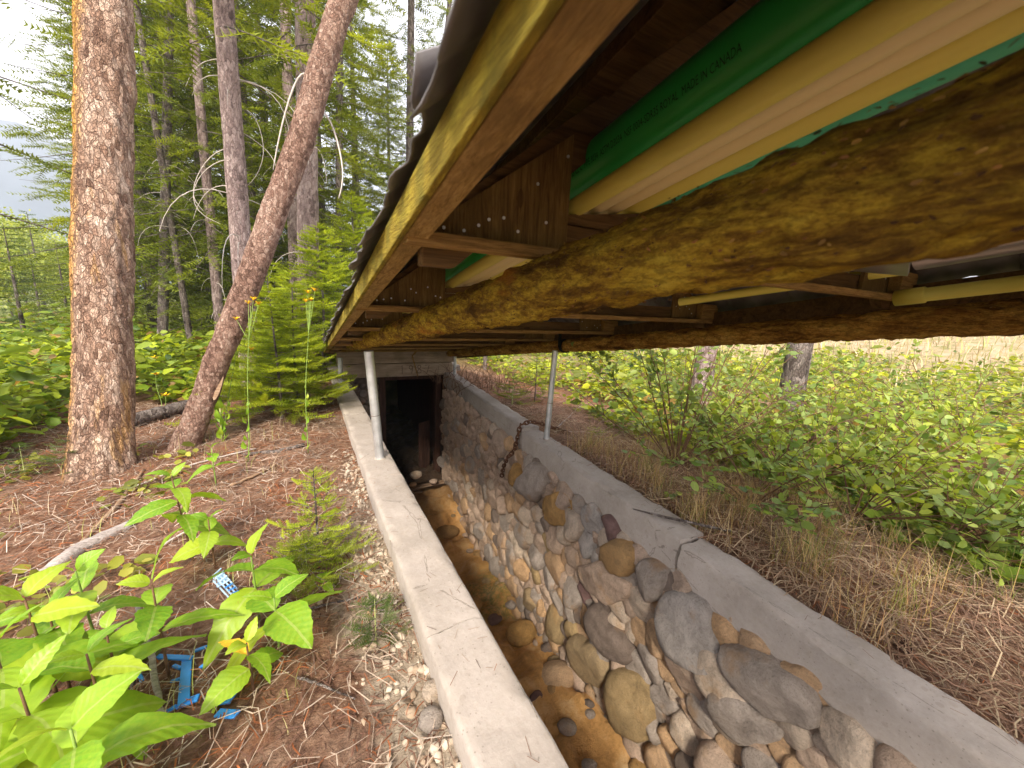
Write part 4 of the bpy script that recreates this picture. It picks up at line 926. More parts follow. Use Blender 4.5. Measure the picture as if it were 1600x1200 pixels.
for k, (px, D, h, lab) in enumerate(((-30, 30, 4.6, 'pale green leafy tree at the far left edge of the valley'), (30, 34, 4.9, 'tallest pale leafy tree across the valley at left'), (75, 38, 4.8, 'hazy leafy tree across the valley left of the massive trunk'), (110, 30, 4.0, 'pale leafy tree just behind the massive trunk'), (5, 24, 2.6, 'low yellowish bush before the valley trees'), (88, 24, 2.4, 'low pale bush under the valley trees near the massive trunk'))):
    p = atd(px, 430, D); (V, F, Cc), cen = leafy(300+k, h, h*.33, 5200, (.24, .32, .06), (.50, .54, .13), .13 if h > 4 else .10)
    t = thing('leafy_tree', lab, 'tree', (p[0], p[1], G(p[0], p[1])), 'pale leafy trees across the valley'); m = MB(); z = np.linspace(0, h*.85, 8)
    MB().tube(np.stack([.06*np.sin(z), .05*np.cos(z*1.3), z], -1), np.linspace(.09, .02, 8)*h/6, 7).build('trunk', 'bark_grey', t, True)
    for c in cen[::3]: m.tube([(0, 0, c[2]*.5), (c[0]*.5, c[1]*.5, c[2]*.8), c], [.03, .02, .008], 5)
    props(m.build('limbs', 'bark_grey', t, True), kind='stuff'); mesh('crown', V, F, 'leaf', t, False, Cc)
# trunks seen low under the right-hand log
for k, (px, py, wp, D, lab) in enumerate(((1092, 640, 32, 4.6, 'pinkish trunk seen below the thin log behind the twiggy shrub'), (1236, 625, 36, 5.2, 'dark trunk seen below the thin log at right'), (757, 600, 7, 6.8, 'thin pale sapling stem by the brush right of the header'))):
    p = atd(px, py, D); dep = np.dot(p-[0, 0, H], _f); z = np.linspace(-.1, 8, 110); r_ = wp/2/FPX*dep*.9
    tree('conifer', lab, 'tree', (p[0], p[1], G(p[0], p[1])), np.stack([0*z, .02*np.sin(z), z], -1), r_*(1.1-.09*z), 'bark_far' if k == 0 else 'bark_grey', conifer(400+k, 8, 1.5, 3.2, 40, TW_FAR, .5, MD, .4, 10) if k < 2 else None, m=26, amp=.10, seed=90+k)

# ------------------------------------------------------------------ young firs
def fir(px, py, h, r, nb, tws, cols, lab, tw=TW_FINE, fill=16, droop=.12, z0=.05, base=None, grp='young firs at the edge of the wood', seed=0, bot=None):
    b = onground(px, py) if base is None else base; z = np.linspace(-.02, h, 24)
    tree('fir_sapling', lab, 'sapling', b, np.stack([.012*h*np.sin(z*3+seed), .01*h*np.cos(z*2), z], -1), np.linspace(.014, .003, 24)*h**.8, 'stem_pale' if h < .4 else 'bark_grey', conifer(500+seed, h, r, z0*h, nb, tw, tws, cols, droop, fill), grp, m=7, amp=.03, name_crown='needles')
fir(438, 655, 1.15, .60, 80, .21, BR, 'bushy bright fir sapling filling the middle ground left of the wall', fill=30, seed=1)
fir(408, 640, .9, .5, 66, .19, BR, 'low bright fir sapling just right of the leaning trunk base', fill=28, seed=2)
fir(468, 640, 1.3, .46, 66, .2, BR, 'tall fir sapling against the far end of the left wall', fill=26, seed=3)
p = atd(556, 430, 6.3); fir(0, 0, 2.5, .95, 110, .28, BR, 'tallest young fir rising behind the left roof edge', base=(p[0], p[1], G(p[0], p[1])), tw=TW_MID, fill=30, seed=4)
p = atd(500, 430, 5.6); fir(0, 0, 1.9, .9, 100, .27, BR, 'young fir with drooping tips in front of the stout grey brown trunk', base=(p[0], p[1], G(p[0], p[1])), tw=TW_MID, fill=30, seed=5)
p = atd(600, 430, 7.6); fir(0, 0, 2.4, 1.05, 100, .3, BR, 'young fir half hidden by the tin roof', base=(p[0], p[1], G(p[0], p[1])), tw=TW_MID, fill=28, seed=6)
p = atd(420, 430, 6.0); fir(0, 0, 1.5, .8, 70, .24, BR, 'young fir standing between the leaning trunk and the hooked-branch trunk', base=(p[0], p[1], G(p[0], p[1])), tw=TW_MID, fill=26, seed=7)
fir(497, 878, .42, .21, 30, .085, BR, 'knee-high fir seedling on the needle litter left of the wall', fill=15, seed=8, droop=.02, z0=.06)
fir(480, 905, .16, .24, 26, .10, MD, 'low spreading fir seedling behind the broad-leaved plant', fill=16, seed=9, droop=.1)
fir(588, 1000, .17, .11, 16, .062, SP, 'small bluish fir seedling on the pale soil by the wall', fill=13, seed=10, droop=.05)
fir(120, 740, .26, .19, 18, .09, SP, 'dull grey green spruce seedling in front of the massive trunk', fill=12, seed=11)
fir(40, 745, .22, .16, 14, .08, SP, 'grey green spruce seedling at the far left of the litter', fill=11, seed=12)
fir(800, 632, .34, .30, 24, .12, MD, 'green fir seedling overhanging the far right wall top', fill=14, seed=13)
fir(835, 628, .55, .34, 26, .14, MD, 'fir seedling just left of the right galvanised post', fill=14, seed=14)
fir(930, 690, .12, .16, 10, .08, MD, 'flat little fir sprig on the litter right of the post', fill=12, seed=15)
fir(320, 545, .9, .6, 34, .2, BR, 'spreading young fir between the massive and the leaning trunks', tw=TW_MID, fill=16, seed=16)

# ------------------------------------------------------------------ ground cover
def area(n, fn):
    out = []
    while sum(map(len, out)) < n:
        q = fn(n); out.append(q)
    return np.concatenate(out)[:n]
def cover(name, label, cat, pts, hmin, hmax, size, c0, c1, mat='leaf', tpl=OVAL_V, dens=2.2, up=.75):
    n = len(pts); P = np.stack([pts[:, 0], pts[:, 1], 0*pts[:, 0]], -1)
    cl = fbm(P*dens, 44, 3); hh = hmin+(hmax-hmin)*np.clip(.5+cl*1.4, 0, 1)
    z = gz(pts[:, 0], pts[:, 1])+hh*rng.uniform(.05, 1, n)**.6
    d = rnd_dir(n, -.5, .35); nn = unit(rng.normal(0, .45, (n, 3))+[0, 0, up]); f = np.clip(rng.normal(.45, .28, (n, 1))+cl[:, None]*.5, 0, 1)
    col = (np.array(c0)*(1-f)+np.array(c1)*f)*rng.uniform(.75, 1.2, (n, 1))
    dead = rng.uniform(size=n) < .05; col[dead] = np.array([.48, .30, .10])*rng.uniform(.5, 1.2, (dead.sum(), 1)); tilt = rng.uniform(size=n) < .25; col[tilt] *= .55  # some leaves at random get a darker tone
    dist = np.hypot(pts[:, 0], pts[:, 1]); V, F, Cc = scatter(tpl, LEAF_F, frames(d, nn), np.stack([pts[:, 0], pts[:, 1], z], -1), size*rng.choice([.45, .7, .9, 1.15, 1.6], n)*rng.uniform(.8, 1.2, n)*(1+np.maximum(0, dist-6)*.07), col)
    return props(mesh(name, V, F, mat, None, False, Cc), label, cat, kind='stuff')
def polar(n, az0, az1, d0, d1, pw=1.):
    a = rng.uniform(az0, az1, n); d = d0+(d1-d0)*rng.uniform(0, 1, n)**pw; return np.stack([d*np.sin(a), d*np.cos(a)], -1)
A0 = math.atan2(*ray(-160, 450)[:2]); A1 = math.atan2(*ray(560, 450)[:2]); A2 = math.atan2(*ray(690, 480)[:2]); A3 = math.atan2(*ray(1850, 520)[:2])
def left_fn(n):
    q = polar(n, A0-.25, A1, 3.6, 15, 1.3); keep = (q[:, 0] < -.5-.0*q[:, 1]) | (q[:, 1] > 6.2)
    keep &= (q[:, 1] > 5.1+.5*fbm(np.stack([q[:, 0]*.9, q[:, 1]*.9, 0*q[:, 0]], -1), 2)) | ((q[:, 0] < -1.9) & (q[:, 1] > 2.9+.7*fbm(np.stack([q[:, 0]*1.3, q[:, 1]*1.3, 0*q[:, 0]], -1), 5)))
    return q[keep]
cover('ground_cover', 'dense bright green leafy undergrowth behind the massive trunk', 'undergrowth', area(30000, left_fn), .12, .55, .085, (.15, .25, .018), (.46, .54, .03))
cover('ground_cover', 'taller narrow-leaved weeds rising through the undergrowth behind the massive trunk', 'undergrowth', area(6500, left_fn), .25, .8, .10, (.10, .19, .025), (.34, .42, .05), tpl=LEAF_V, dens=1.1, up=.3)
def right_fn(n):
    q = polar(n, A2, A3+.15, 3.0, 13, 1.2); P = np.stack([q[:, 0]*.8, q[:, 1]*.8, 0*q[:, 0]], -1)
    ok = (q[:, 0] > 2.55+.35*fbm(P, 6)) & (fbm(P*.9, 11) > -.25)
    return q[ok]
cover('ground_cover', 'sunny yellow green undergrowth beyond the right wall', 'undergrowth', area(30000, right_fn), .04, .30, .062, (.20, .28, .025), (.56, .60, .05))
cover('ground_cover', 'taller narrow-leaved weeds among the undergrowth beyond the right wall', 'undergrowth', area(6000, right_fn), .15, .5, .085, (.10, .18, .03), (.40, .44, .08), tpl=LEAF_V, dens=1.1, up=.3)
def right_near(n):
    q = np.stack([rng.uniform(2.5, 4.6, n), rng.uniform(-.6, 2.6, n)], -1); P = np.stack([q[:, 0]*1.3, q[:, 1]*1.3, 0*q[:, 0]], -1)
    return q[(fbm(P, 15) > .02) & (q[:, 0]-.25*q[:, 1] > 2.2)]
cover('ground_cover', 'low lobed green leaves creeping over the needles at the right edge', 'undergrowth', area(5200, right_near), .03, .22, .06, (.13, .24, .022), (.36, .45, .035))
def left_sprout(n):
    q = np.stack([rng.uniform(-2.9, -.5, n), rng.uniform(1.2, 3.6, n)], -1); P = np.stack([q[:, 0]*2.1, q[:, 1]*2.1, 0*q[:, 0]], -1); return q[fbm(P, 25) > .16]
cover('ground_cover', 'sparse yellowish sprouts scattered over the needle litter at left', 'undergrowth', area(900, left_sprout), .01, .09, .05, (.22, .28, .04), (.45, .42, .07))

# ------------------------------------------------------------------ needle litter, twigs and dry grass
def outside(q): return (q[:, 0] < XL_IN(q[:, 1])-LW-.005) | (q[:, 0] > XR_IN(q[:, 1])+RW+.01)
def litter_pts(n, xlo, xhi, ylo, yhi):
    def fn(k): q = np.stack([rng.uniform(xlo, xhi, k), rng.uniform(ylo, yhi, k)], -1); return q[outside(q)]
    return area(n, fn)
def litter(label, pts, cols, lmin, lmax, wd, lift):
    n = len(pts); z = gz(pts[:, 0], pts[:, 1])+rng.uniform(.001, lift, n); a = rng.uniform(0, 2*pi, n); d = unit(np.stack([np.cos(a), np.sin(a), rng.normal(0, .16, n)], -1))
    L = rng.uniform(lmin, lmax, n); cu = rng.uniform(-.25, .25, n); T = np.array([(-.5, 0, 0), (0, 0, 0), (.5, 0, 0)])
    nn = unit(rng.normal(0, .4, (n, 3))+[0, 0, 1]); M_ = frames(d, nn)
    TV = np.array([(-.5, -.5, 0), (-.5, .5, 0), (0, -.5, 0), (0, .5, 0), (.5, -.5, 0), (.5, .5, 0)])
    SV = TV[None]*np.stack([L, np.full(n, wd)*rng.uniform(.5, 1.5, n), L], -1)[:, None]; SV[:, 2:4, 1] += (L*cu)[:, None]; SV[:, 2:4, 2] += (L*.12)[:, None]
    V = np.einsum('nij,nkj->nki', M_, SV)+np.stack([pts[:, 0], pts[:, 1], z], -1)[:, None]
    F = (np.array([(0, 2, 3, 1), (2, 4, 5, 3)])[None]+(np.arange(n)*6)[:, None, None]).reshape(-1, 4); pn = fbm(np.stack([pts[:, 0]*2.2, pts[:, 1]*2.2, 0*a], -1), 51, 3); ix = np.clip(((.5+pn*1.1+rng.normal(0, .22, n))*len(cols)).astype(int), 0, len(cols)-1); c = np.array(cols)[ix]*rng.uniform(.65, 1.25, (n, 1))
    props(mesh('needle_litter', V.reshape(-1, 3), F, 'litter', None, False, np.repeat(c, 6, 0)), label, 'litter', kind='stuff')
RED = [(.15, .08, .055), (.24, .085, .035), (.38, .13, .05), (.30, .15, .09), (.25, .15, .105), (.40, .27, .19), (.50, .38, .29)]
PALE = [(.45, .35, .27), (.36, .27, .20), (.55, .46, .38), (.28, .17, .11), (.24, .20, .17)]
litter('reddish brown needle litter covering the ground left of the trench', litter_pts(26000, -3.0, .27, .3, 5.2), RED, .02, .07, .0026, .02)
litter('pale dead grass stems and twigs strewn over the ground at left', litter_pts(7500, -3.2, .22, .3, 4.6), PALE, .04, .17, .0022, .03)
litter('brown needle litter covering the ground right of the cobble wall', litter_pts(20000, 1.55, 4.4, -.5, 5.2), RED, .02, .08, .0026, .03)
litter('matted dry straw lying along the outside of the right wall', litter_pts(11000, 1.55, 2.75, -.6, 3.4), [(.42, .29, .18), (.33, .21, .13), (.50, .38, .24), (.25, .15, .10), (.38, .23, .15)], .06, .22, .0026, .07)
def wall_bits():
    n = 200; y = rng.uniform(-.3, 5, n); lf = rng.uniform(size=n) < .5; x = np.where(lf, XL_IN(y)-rng.uniform(.02, LW-.02, n), XR_IN(y)+RW-np.abs(rng.normal(0, .05, n))); z = np.where(lf, .006, np.where(y > 2.65, zt_far(y), zt_near(y))+.006)
    ok = (np.abs(y-2.65) > .03) & (lf | (x > XR_IN(y)+.02)); x, y, z = x[ok], y[ok], z[ok]; n = len(x); a = rng.uniform(0, 6.3, n)
    V, F, Cc = scatter([(-.5, -.5, 0), (.5, -.5, 0), (.5, .5, 0), (-.5, .5, 0)], [(0, 1, 2, 3)], frames(np.stack([np.cos(a), np.sin(a), 0*a], -1), np.tile([0, 0, 1.], (n, 1))), np.stack([x, y, z], -1), np.stack([rng.uniform(.012, .045, n), np.full(n, .0013), np.ones(n)], -1), np.array(RED)[rng.integers(0, len(RED), n)]*.7)
    props(mesh('needle_litter', V, F, 'litter', None, False, Cc), 'stray brown needles lying on the concrete wall tops', 'litter', kind='stuff')
wall_bits()
def grass(label, pts, h0, h1, cols, wd=.0032):
    n = len(pts); b = np.stack([pts[:, 0], pts[:, 1], gz(pts[:, 0], pts[:, 1])], -1); h = rng.uniform(h0, h1, n); a = rng.uniform(0, 2*pi, n); ln = h*rng.uniform(.1, .95, n); dirv = np.stack([np.cos(a), np.sin(a), 0*a], -1); sd = np.stack([-np.sin(a), np.cos(a), 0*a], -1)
    V = []
    for s in (0, .35, .7, 1.): c = b+dirv*(ln*s**2)[:, None]+np.array([0, 0, 1.])*(h*(s-.28*s**3*(ln/h)))[:, None]; w_ = wd*(1-s*.9); V += [c-sd*w_/2, c+sd*w_/2]
    V = np.stack(V, 1); F = (np.array([(0, 1, 3, 2), (2, 3, 5, 4), (4, 5, 7, 6)])[None]+(np.arange(n)*8)[:, None, None]).reshape(-1, 4)
    c = np.array(cols)[rng.integers(0, len(cols), n)]*rng.uniform(.75, 1.2, (n, 1)); props(mesh('grass', V.reshape(-1, 3), F, 'litter', None, False, np.repeat(c, 8, 0)), label, 'grass', kind='stuff')
def clump(n, xlo, xhi, ylo, yhi, k=60, sg=.05):
    c = litter_pts(k, xlo, xhi, ylo, yhi); q = c[rng.integers(0, k, n)]+rng.normal(0, sg, (n, 2)); return q[outside(q)]
DRY = [(.56, .38, .16), (.46, .27, .12), (.38, .30, .09), (.62, .46, .24), (.28, .16, .09)]; GRN = [(.24, .27, .05), (.33, .32, .08), (.16, .23, .05)]
grass('tall dry straw coloured grass beside the right wall', clump(2600, 1.62, 2.5, .3, 2.2, 70, .05), .07, .27, DRY)
grass('green and yellow grass tufts among the dry grass at right', clump(900, 1.65, 2.8, -.2, 2.2, 26, .035), .08, .26, GRN+DRY[:1])
grass('tall pale dry grass of the field rising beyond the right undergrowth', np.concatenate([polar(3800, A2+.5, A3+.1, 9, 26), polar(1500, A2+.5, A3+.1, 24, 60)]), .15, .5, [(.52, .40, .22), (.60, .47, .30), (.42, .36, .15), (.36, .38, .12)], .028)
grass('thin pale grass blades scattered over the left litter', clump(420, -2.6, .1, .8, 4.2, 60, .06), .04, .16, [(.48, .42, .2), (.34, .36, .1), (.5, .4, .28)])
def dirt():
    k = 900; q = np.stack([.275-np.abs(rng.normal(0, .085, k)), rng.uniform(.3, 2.9, k)], -1); q = q[outside(q)]; n = len(q); r = rng.uniform(.004, .02, n)*rng.uniform(.5, 1, n)
    loc = np.stack([q[:, 0], q[:, 1], gz(q[:, 0], q[:, 1])+r*.3], -1); O = np.array([(1, 0, 0), (0, 1, 0), (-1, 0, 0), (0, -1, 0), (0, 0, .8), (0, 0, -.8), (.7, .7, .1), (-.6, .7, .2)]); TF = np.array([(0, 6, 4), (6, 1, 4), (1, 7, 4), (7, 2, 4), (2, 3, 4), (3, 0, 4), (0, 3, 5)])
    c = np.array([(.46, .37, .28), (.55, .47, .37), (.36, .27, .19)])[rng.integers(0, 3, n)]; V, F, Cc = scatter(O, TF, frames(rnd_dir(n), rnd_dir(n, .5, 1)), loc, r, c)
    props(mesh('soil_crumbs', V, F, 'litter', None, False, Cc), 'pale crumbs of soil and grit banked against the left wall', 'soil', kind='stuff')
dirt()
# stones by the left wall
for k, (px, py, c, s, lab, sq) in enumerate(((674, 1082, 'b', .034, 'cream angular stone lying in the soil at the foot of the left wall', (.8, 1, .6)), (672, 1128, 'g', .036, 'grey cobble below the cream stone at the picture foot', (1, .9, .5)), (582, 958, 'o', .02, 'small peach pebble behind the bluish fir seedling', (1, .8, .6)), (592, 1030, 'b', .018, 'tiny pale pebble in the soil by the wall', (1, .8, .6)), (650, 970, 't', .026, 'tan stone wedged against the left wall face', (.6, 1, .7)))):
    p = onground(px, py); rock('soil_stone', c, s, (p[0], p[1], p[2]+s*.25), lab, 'stone', 60+k, sq)

# ------------------------------------------------------------------ fallen wood
def stick(name, label, pts, radii, mat, cat='branch', n=16, m=8, lift=0):
    Q = np.array([(onground(*p[:2])+np.array([0, 0, (p[2] if len(p) > 2 else 0)+lift])) for p in pts]); o0 = Q[0].copy(); k = np.linspace(0, 1, len(Q)); kk = np.linspace(0, 1, n); S = np.stack([np.interp(kk, k, Q[:, i]) for i in range(3)], -1)
    S[1:-1] += rng.normal(0, 1, (n-2, 3))*np.interp(kk, np.linspace(0, 1, len(radii)), radii)[1:-1, None]*(.05 if cat == 'log' else .22)
    return props(MB().tube(S-o0, np.interp(kk, np.linspace(0, 1, len(radii)), radii), m).build(name, mat, None, True), label, cat), o0
def put(name, label, pts, radii, mat, **kw): o, l = stick(name, label, pts, radii, mat, **kw); o.location = l
put('fallen_log', 'dark grey fallen log between the massive trunk and the leaning trunk', [(190, 672, .06), (290, 645, .06), (385, 619, .06)], [.055, .058, .05], 'bark_grey', cat='log', m=14)
put('weathered_log', 'split silvery weathered log lying on the litter at lower left', [(50, 915, .01), (120, 865, .012), (205, 822, .012)], [.028, .034, .024], 'grey_wood', cat='log', m=10)
put('weathered_log', 'long brown rotten log behind the silvery one at left', [(100, 880, .005), (185, 790, .005), (225, 735, .005)], [.012, .014, .008], 'scrap', cat='log')
put('fallen_branch', 'grey branch lying on needles between flower stalk and wall', [(378, 712, .01), (430, 708, .012), (475, 698, .015)], [.009, .013, .015], 'bark_grey')
put('fallen_branch', 'brown stick pointing at the wall below the leaning trunk', [(360, 762, .01), (400, 745, .012), (434, 728, .015)], [.009, .008, .006], 'scrap')
put('fallen_branch', 'short pale twig crossing the red litter by the small seedling', [(477, 955, .008), (520, 947, .012), (570, 937, .012)], [.004, .0045, .003], 'bark_grey')
put('fallen_branch', 'curved thin twig near the picture foot left of the soil', [(465, 1062, .008), (500, 1076, .015), (555, 1096, .008)], [.004, .0035, .002], 'bark_grey')
put('fallen_branch', 'upright lichen-grey stick leaning over the blue plastic', [(218, 978, .10), (236, 1030, .06), (246, 1085, .04), (256, 1128, .03)], [.007, .008, .008, .006], 'grey_wood')
put('fallen_branch', 'rough forked grey stub beside the leaning stick', [(205, 1085, 0), (207, 1040, .02), (214, 1005, .06)], [.012, .011, .007], 'bark_grey')
put('fallen_branch', 'thin pale branch lying behind the silvery log', [(255, 855, .01), (300, 828, .012), (352, 800, .012)], [.005, .005, .003], 'dead_branch')
put('fallen_branch', 'long thin stick across the litter before the leaning trunk', [(205, 765, .01), (300, 728, .012), (400, 703, .012)], [.006, .006, .004], 'dead_branch')
put('fallen_branch', 'black bent root stick right of the galvanised post', [(938, 682, .0), (955, 668, .03), (972, 655, .05), (984, 648, .07)], [.010, .014, .012, .008], 'bark_grey')
put('fallen_branch', 'crossed pale sticks on the litter behind the right post', [(868, 672, .01), (890, 652, .015), (912, 632, .015)], [.007, .007, .005], 'dead_branch')
put('fallen_branch', 'straight pale stick lying flat behind the right post', [(866, 676, .008), (930, 677, .012), (975, 676, .012)], [.005, .005, .003], 'dead_branch')
put('fallen_branch', 'thick dark dead branch arching through the right shrubs', [(1205, 730, .08), (1240, 725, .16), (1290, 715, .24), (1350, 700, .32), (1402, 690, .42)], [.010, .014, .015, .013, .010], 'frame', m=9)
put('fallen_branch', 'long grey pole lying in the undergrowth at right', [(1120, 668, .05), (1200, 673, .05), (1330, 685, .05)], [.010, .010, .008], 'bark_grey')
a = onx(1000, 815, float(XR_IN(1.2))-.05); b_ = onz(1110, 820, .03); c_ = onz(1165, 850, .02)
o = MB().tube([np.array([float(XR_IN(1.22))-.02, 1.30, .022]), np.array([1.50, 1.19, .02]), np.array([1.60, 1.08, .02]), np.array([1.74, .98, .0])], [.003, .006, .007, .006], 7).build('fallen_branch', 'bark_grey', smooth=True); props(o, 'dark stick lying across the right wall top by the crack', 'branch')
# dry brush right of the header
def brush():
    t = thing('dry_brush', 'tangle of dry brown twigs behind the far right wall end', 'brush'); p0 = onground(765, 612); m = MB()
    for k in range(150):
        b = p0+np.array([random.uniform(-.5, .6), random.uniform(-.1, .9), 0]); b[2] = G(b[0], b[1]); h = random.uniform(.15, .5); a = random.uniform(0, 6.3); l = random.uniform(.05, .4)
        s = np.linspace(0, 1, 5); m.tube(np.stack([b[0]+l*cos(a)*s**1.5, b[1]+l*sin(a)*s**1.5, b[2]+h*(s-.35*s**2)], -1), [.004, .003, .003, .002, .001], 4, False)
    props(m.build('twigs', 'stem_red', t), kind='stuff')
brush()
# pine cone by the wall
def cone():
    p = onground(1408, 1020); t = thing('pine_cone', 'dark pine cone lying in the straw beside the right wall', 'cone', p); m = MB(); P = np.stack([np.linspace(0, .045, 7), 0*np.zeros(7), np.full(7, .014)], -1); m.tube(P, [.004, .009, .012, .012, .011, .008, .002], 8); m.build('core', 'cone', t, True); n = 60
    s = np.linspace(.05, .95, n); a = np.arange(n)*2.4; r = np.interp(s, [0, .3, .7, 1], [.006, .013, .012, .004]); dr = np.stack([0*a-.3, np.cos(a), np.sin(a)], -1); loc = np.stack([s*.045, r*np.cos(a)*.8, .014+r*np.sin(a)*.8], -1)
    V, F, Cc = scatter(OVAL_V, LEAF_F, frames(unit(dr), np.tile([1., 0, 0], (n, 1))), loc, np.full(n, .011), np.tile([.10, .055, .04], (n, 1))); mesh('scales', V, F, 'litter', t, False, Cc)
cone()

# ------------------------------------------------------------------ shrubs on the right
def shrub(label, base, stems, leaf_n, lsize, cols, seed, red=True, rmax=.0055):
    g = np.random.default_rng(seed); t = thing('shrub', label, 'shrub', base, 'leafy shrubs beyond the right wall'); m = MB(); L_, D_ = [], []
    for (dx, dy, dz) in stems:
        e = np.array([dx, dy, dz]); s = np.linspace(0, 1, 12); sag = g.uniform(-.05, .12)
        P = e[None]*s[:, None]+np.array([0, 0, 1.])*((s-s**2)*np.linalg.norm(e)*sag*2)[:, None]+np.cumsum(g.normal(0, .006, (12, 3)), 0)*s[:, None]; m.tube(P, np.linspace(rmax, .0014, 12), 5, False)
        for q in range(int(3+5*np.linalg.norm(e))):
            u = g.uniform(.25, .95); p = np.array([np.interp(u, s, P[:, i]) for i in range(3)]); d = unit(e+g.normal(0, .6, 3)*np.linalg.norm(e)); l = g.uniform(.08, .26); Q = p+d*np.linspace(0, l, 5)[:, None]+np.array([0, 0, .03])*np.linspace(0, 1, 5)[:, None]**2
            m.tube(Q, np.linspace(.0022, .001, 5), 4, False); k = int(l/.028)+1
            for v in np.linspace(.15, 1, k):
                for sg in (-1, 1): L_.append(p+d*l*v); D_.append(unit(np.cross(d, [0, 0, 1])*sg+d*.5+g.normal(0, .35, 3)))
    props(m.build('stems', 'stem_red' if red else 'bark_grey', t, True), kind='stuff')
    L_, D_ = np.array(L_), np.array(D_); i = g.permutation(len(L_))[:leaf_n]; L_, D_ = L_[i], D_[i]; n = len(L_); f = g.uniform(0, 1, (n, 1)); c = np.array(cols[0])*(1-f)+np.array(cols[1])*f
    V, F, Cc = scatter(OVAL_V, LEAF_F, frames(D_, unit(g.normal(0, .5, (n, 3))+[0, 0, .9])), L_, lsize*g.uniform(.6, 1.25, n), c*g.uniform(.7, 1.2, (n, 1))); props(mesh('leaves', V, F, 'leaf', t, False, Cc), kind='stuff')
SH = ((.13, .22, .045), (.38, .48, .12)); SH2 = ((.17, .27, .04), (.46, .53, .08))
b = onground(1055, 735)
shrub('twiggy shrub rising beside the right wall with sparse small round leaves', b, [(-.55, .35, .85), (-.35, .1, 1.0), (-.15, .2, 1.05), (.08, 0, 1.1), (.2, -.2, 1.05), (.45, -.35, 1.0), (.7, -.5, .85), (.85, -.45, .75), (.75, .2, .8), (.35, .3, .95), (.0, .35, .9), (1.0, -.8, .6), (-.45, .5, .75), (.55, -.75, .7), (.3, .05, .8), (-.1, -.1, .9), (.15, .1, 1.15), (-.3, .3, 1.05), (.5, .1, 1.05), (.9, -.2, .9), (.6, -.4, 1.05), (1.1, -.5, .75), (-.6, .55, .6)], 1000, .05, SH, 1)
for k, (px, py, s, lab) in enumerate(((1230, 760, .75, 'spreading shrub under the thick dark dead branch'), (1390, 760, .85, 'dense shrub with pale leaf undersides at the right'), (1540, 800, .85, 'leafy shrub at the right edge of the picture'), (1480, 690, 1.0, 'tall shrub behind the others at the right edge'), (1310, 690, .9, 'shrub beyond the long grey pole'), (1150, 690, .85, 'shrub between the twiggy one and the far trunk'), (1570, 880, .5, 'low yellow green shrub at the lower right edge'), (1175, 790, .62, 'arching shrub nearest the wall, right of the twiggy one'), (1330, 815, .62, 'arching shrub over the dry grass below the thick dead branch'), (1470, 850, .55, 'small arching shrub over the red litter at right'))):
    g = random.Random(k); b = onground(px, py)
    shrub(lab, b, [(.85*s*g.uniform(-1, 1), .85*s*g.uniform(-1, 1), s*g.uniform(.35, .85)) for _ in range(15)], 520, .050, SH if k % 2 else SH2, 10+k)

# ------------------------------------------------------------------ broad-leaved plants, lower left
def leaf_mesh(seed, roundness, droop):
    g = np.random.default_rng(seed); n = 12; V = []
    for i in range(n+1):
        s = i/n; wdt = roundness*(np.sin(pi*s**.80)**.85)*(1-.12*s)+.004; ser = .012*((i % 2)*2-1)*(0 < i < n)
        zc = -droop*s**2+.05*np.sin(s*3); 
        for q in (-1, -.5, 0, .5, 1): V.append((s*1.0-abs(q)*.03, q*(wdt+(ser if abs(q) == 1 else 0)), zc+.30*wdt*abs(q)-.10*wdt*q*q+.012*np.sin(s*17+q*4+seed)))
    F = [(i*5+j, (i+1)*5+j, (i+1)*5+j+1, i*5+j+1) for i in range(n) for j in range(4)]
    me = bpy.data.meshes.new('leaf'); me.from_pydata(V, [], F); me.polygons.foreach_set('use_smooth', np.ones(len(F), bool)); me.materials.append(MT['big_leaf']); me.update(); return me
LM = [leaf_mesh(k, (.25, .33, .21, .29, .36, .26)[k % 6], (.10, .30, .18, .45, .25, .62)[k % 6]) for k in range(12)]
def leaf_at(parent, p, d, up, size, k, mat=None):
    o = bpy.data.objects.new('leaf', LM[k % 12]); C.objects.link(o); o.parent = parent; d = unit(d); y = unit(np.cross(up, d)); z = np.cross(d, y)
    o.matrix_local = Matrix(((d[0]*size, y[0]*size, z[0]*size, p[0]), (d[1]*size, y[1]*size, z[1]*size, p[1]), (d[2]*size, y[2]*size, z[2]*size, p[2]), (0, 0, 0, 1)))
    if mat: o.material_slots[0].link = 'OBJECT'; o.material_slots[0].material = MT[mat]
def broad(label, px, py, za, nodes, size, rot, leanv=(0, 0), seed=0, yellow=None, red=True):
    """stalk with opposite leaf pairs, each pair turned a quarter on; its tip is seen at px,py at height za"""
    g = random.Random(seed); tip = onz(px, py, za); b = tip.copy(); b[0] += leanv[0]; b[1] += leanv[1]; b[2] = G(b[0], b[1]); e = tip-b
    t = thing('leafy_plant', label, 'plant', b, 'broad-leaved plants in the lower left'); s = np.linspace(0, 1, 8); P = e[None]*s[:, None]; MB().tube(P, np.linspace(.0045, .0022, 8), 6).build('stem', 'stem_red' if red else 'stem_green', t, True); kk = 0
    for n in range(nodes):
        u = 1-.75*(n/max(1, nodes))**1.1; sz = size*(.45 if n == 0 else (.8 if n == 1 else 1.))*g.uniform(.88, 1.12); a = rot+n*pi/2+g.uniform(-.25, .25)
        for q in (0, pi):
            el = (.75 if n == 0 else .30-.16*n)+g.uniform(-.15, .15); d = np.array([cos(a+q)*cos(el), sin(a+q)*cos(el), sin(el)]); leaf_at(t, e*u+d*.006, d, (g.uniform(-.45, .45), g.uniform(-.45, .45), 1), sz*g.uniform(.85, 1.1), seed+kk, 'yellow_leaf' if yellow == kk else None); kk += 1
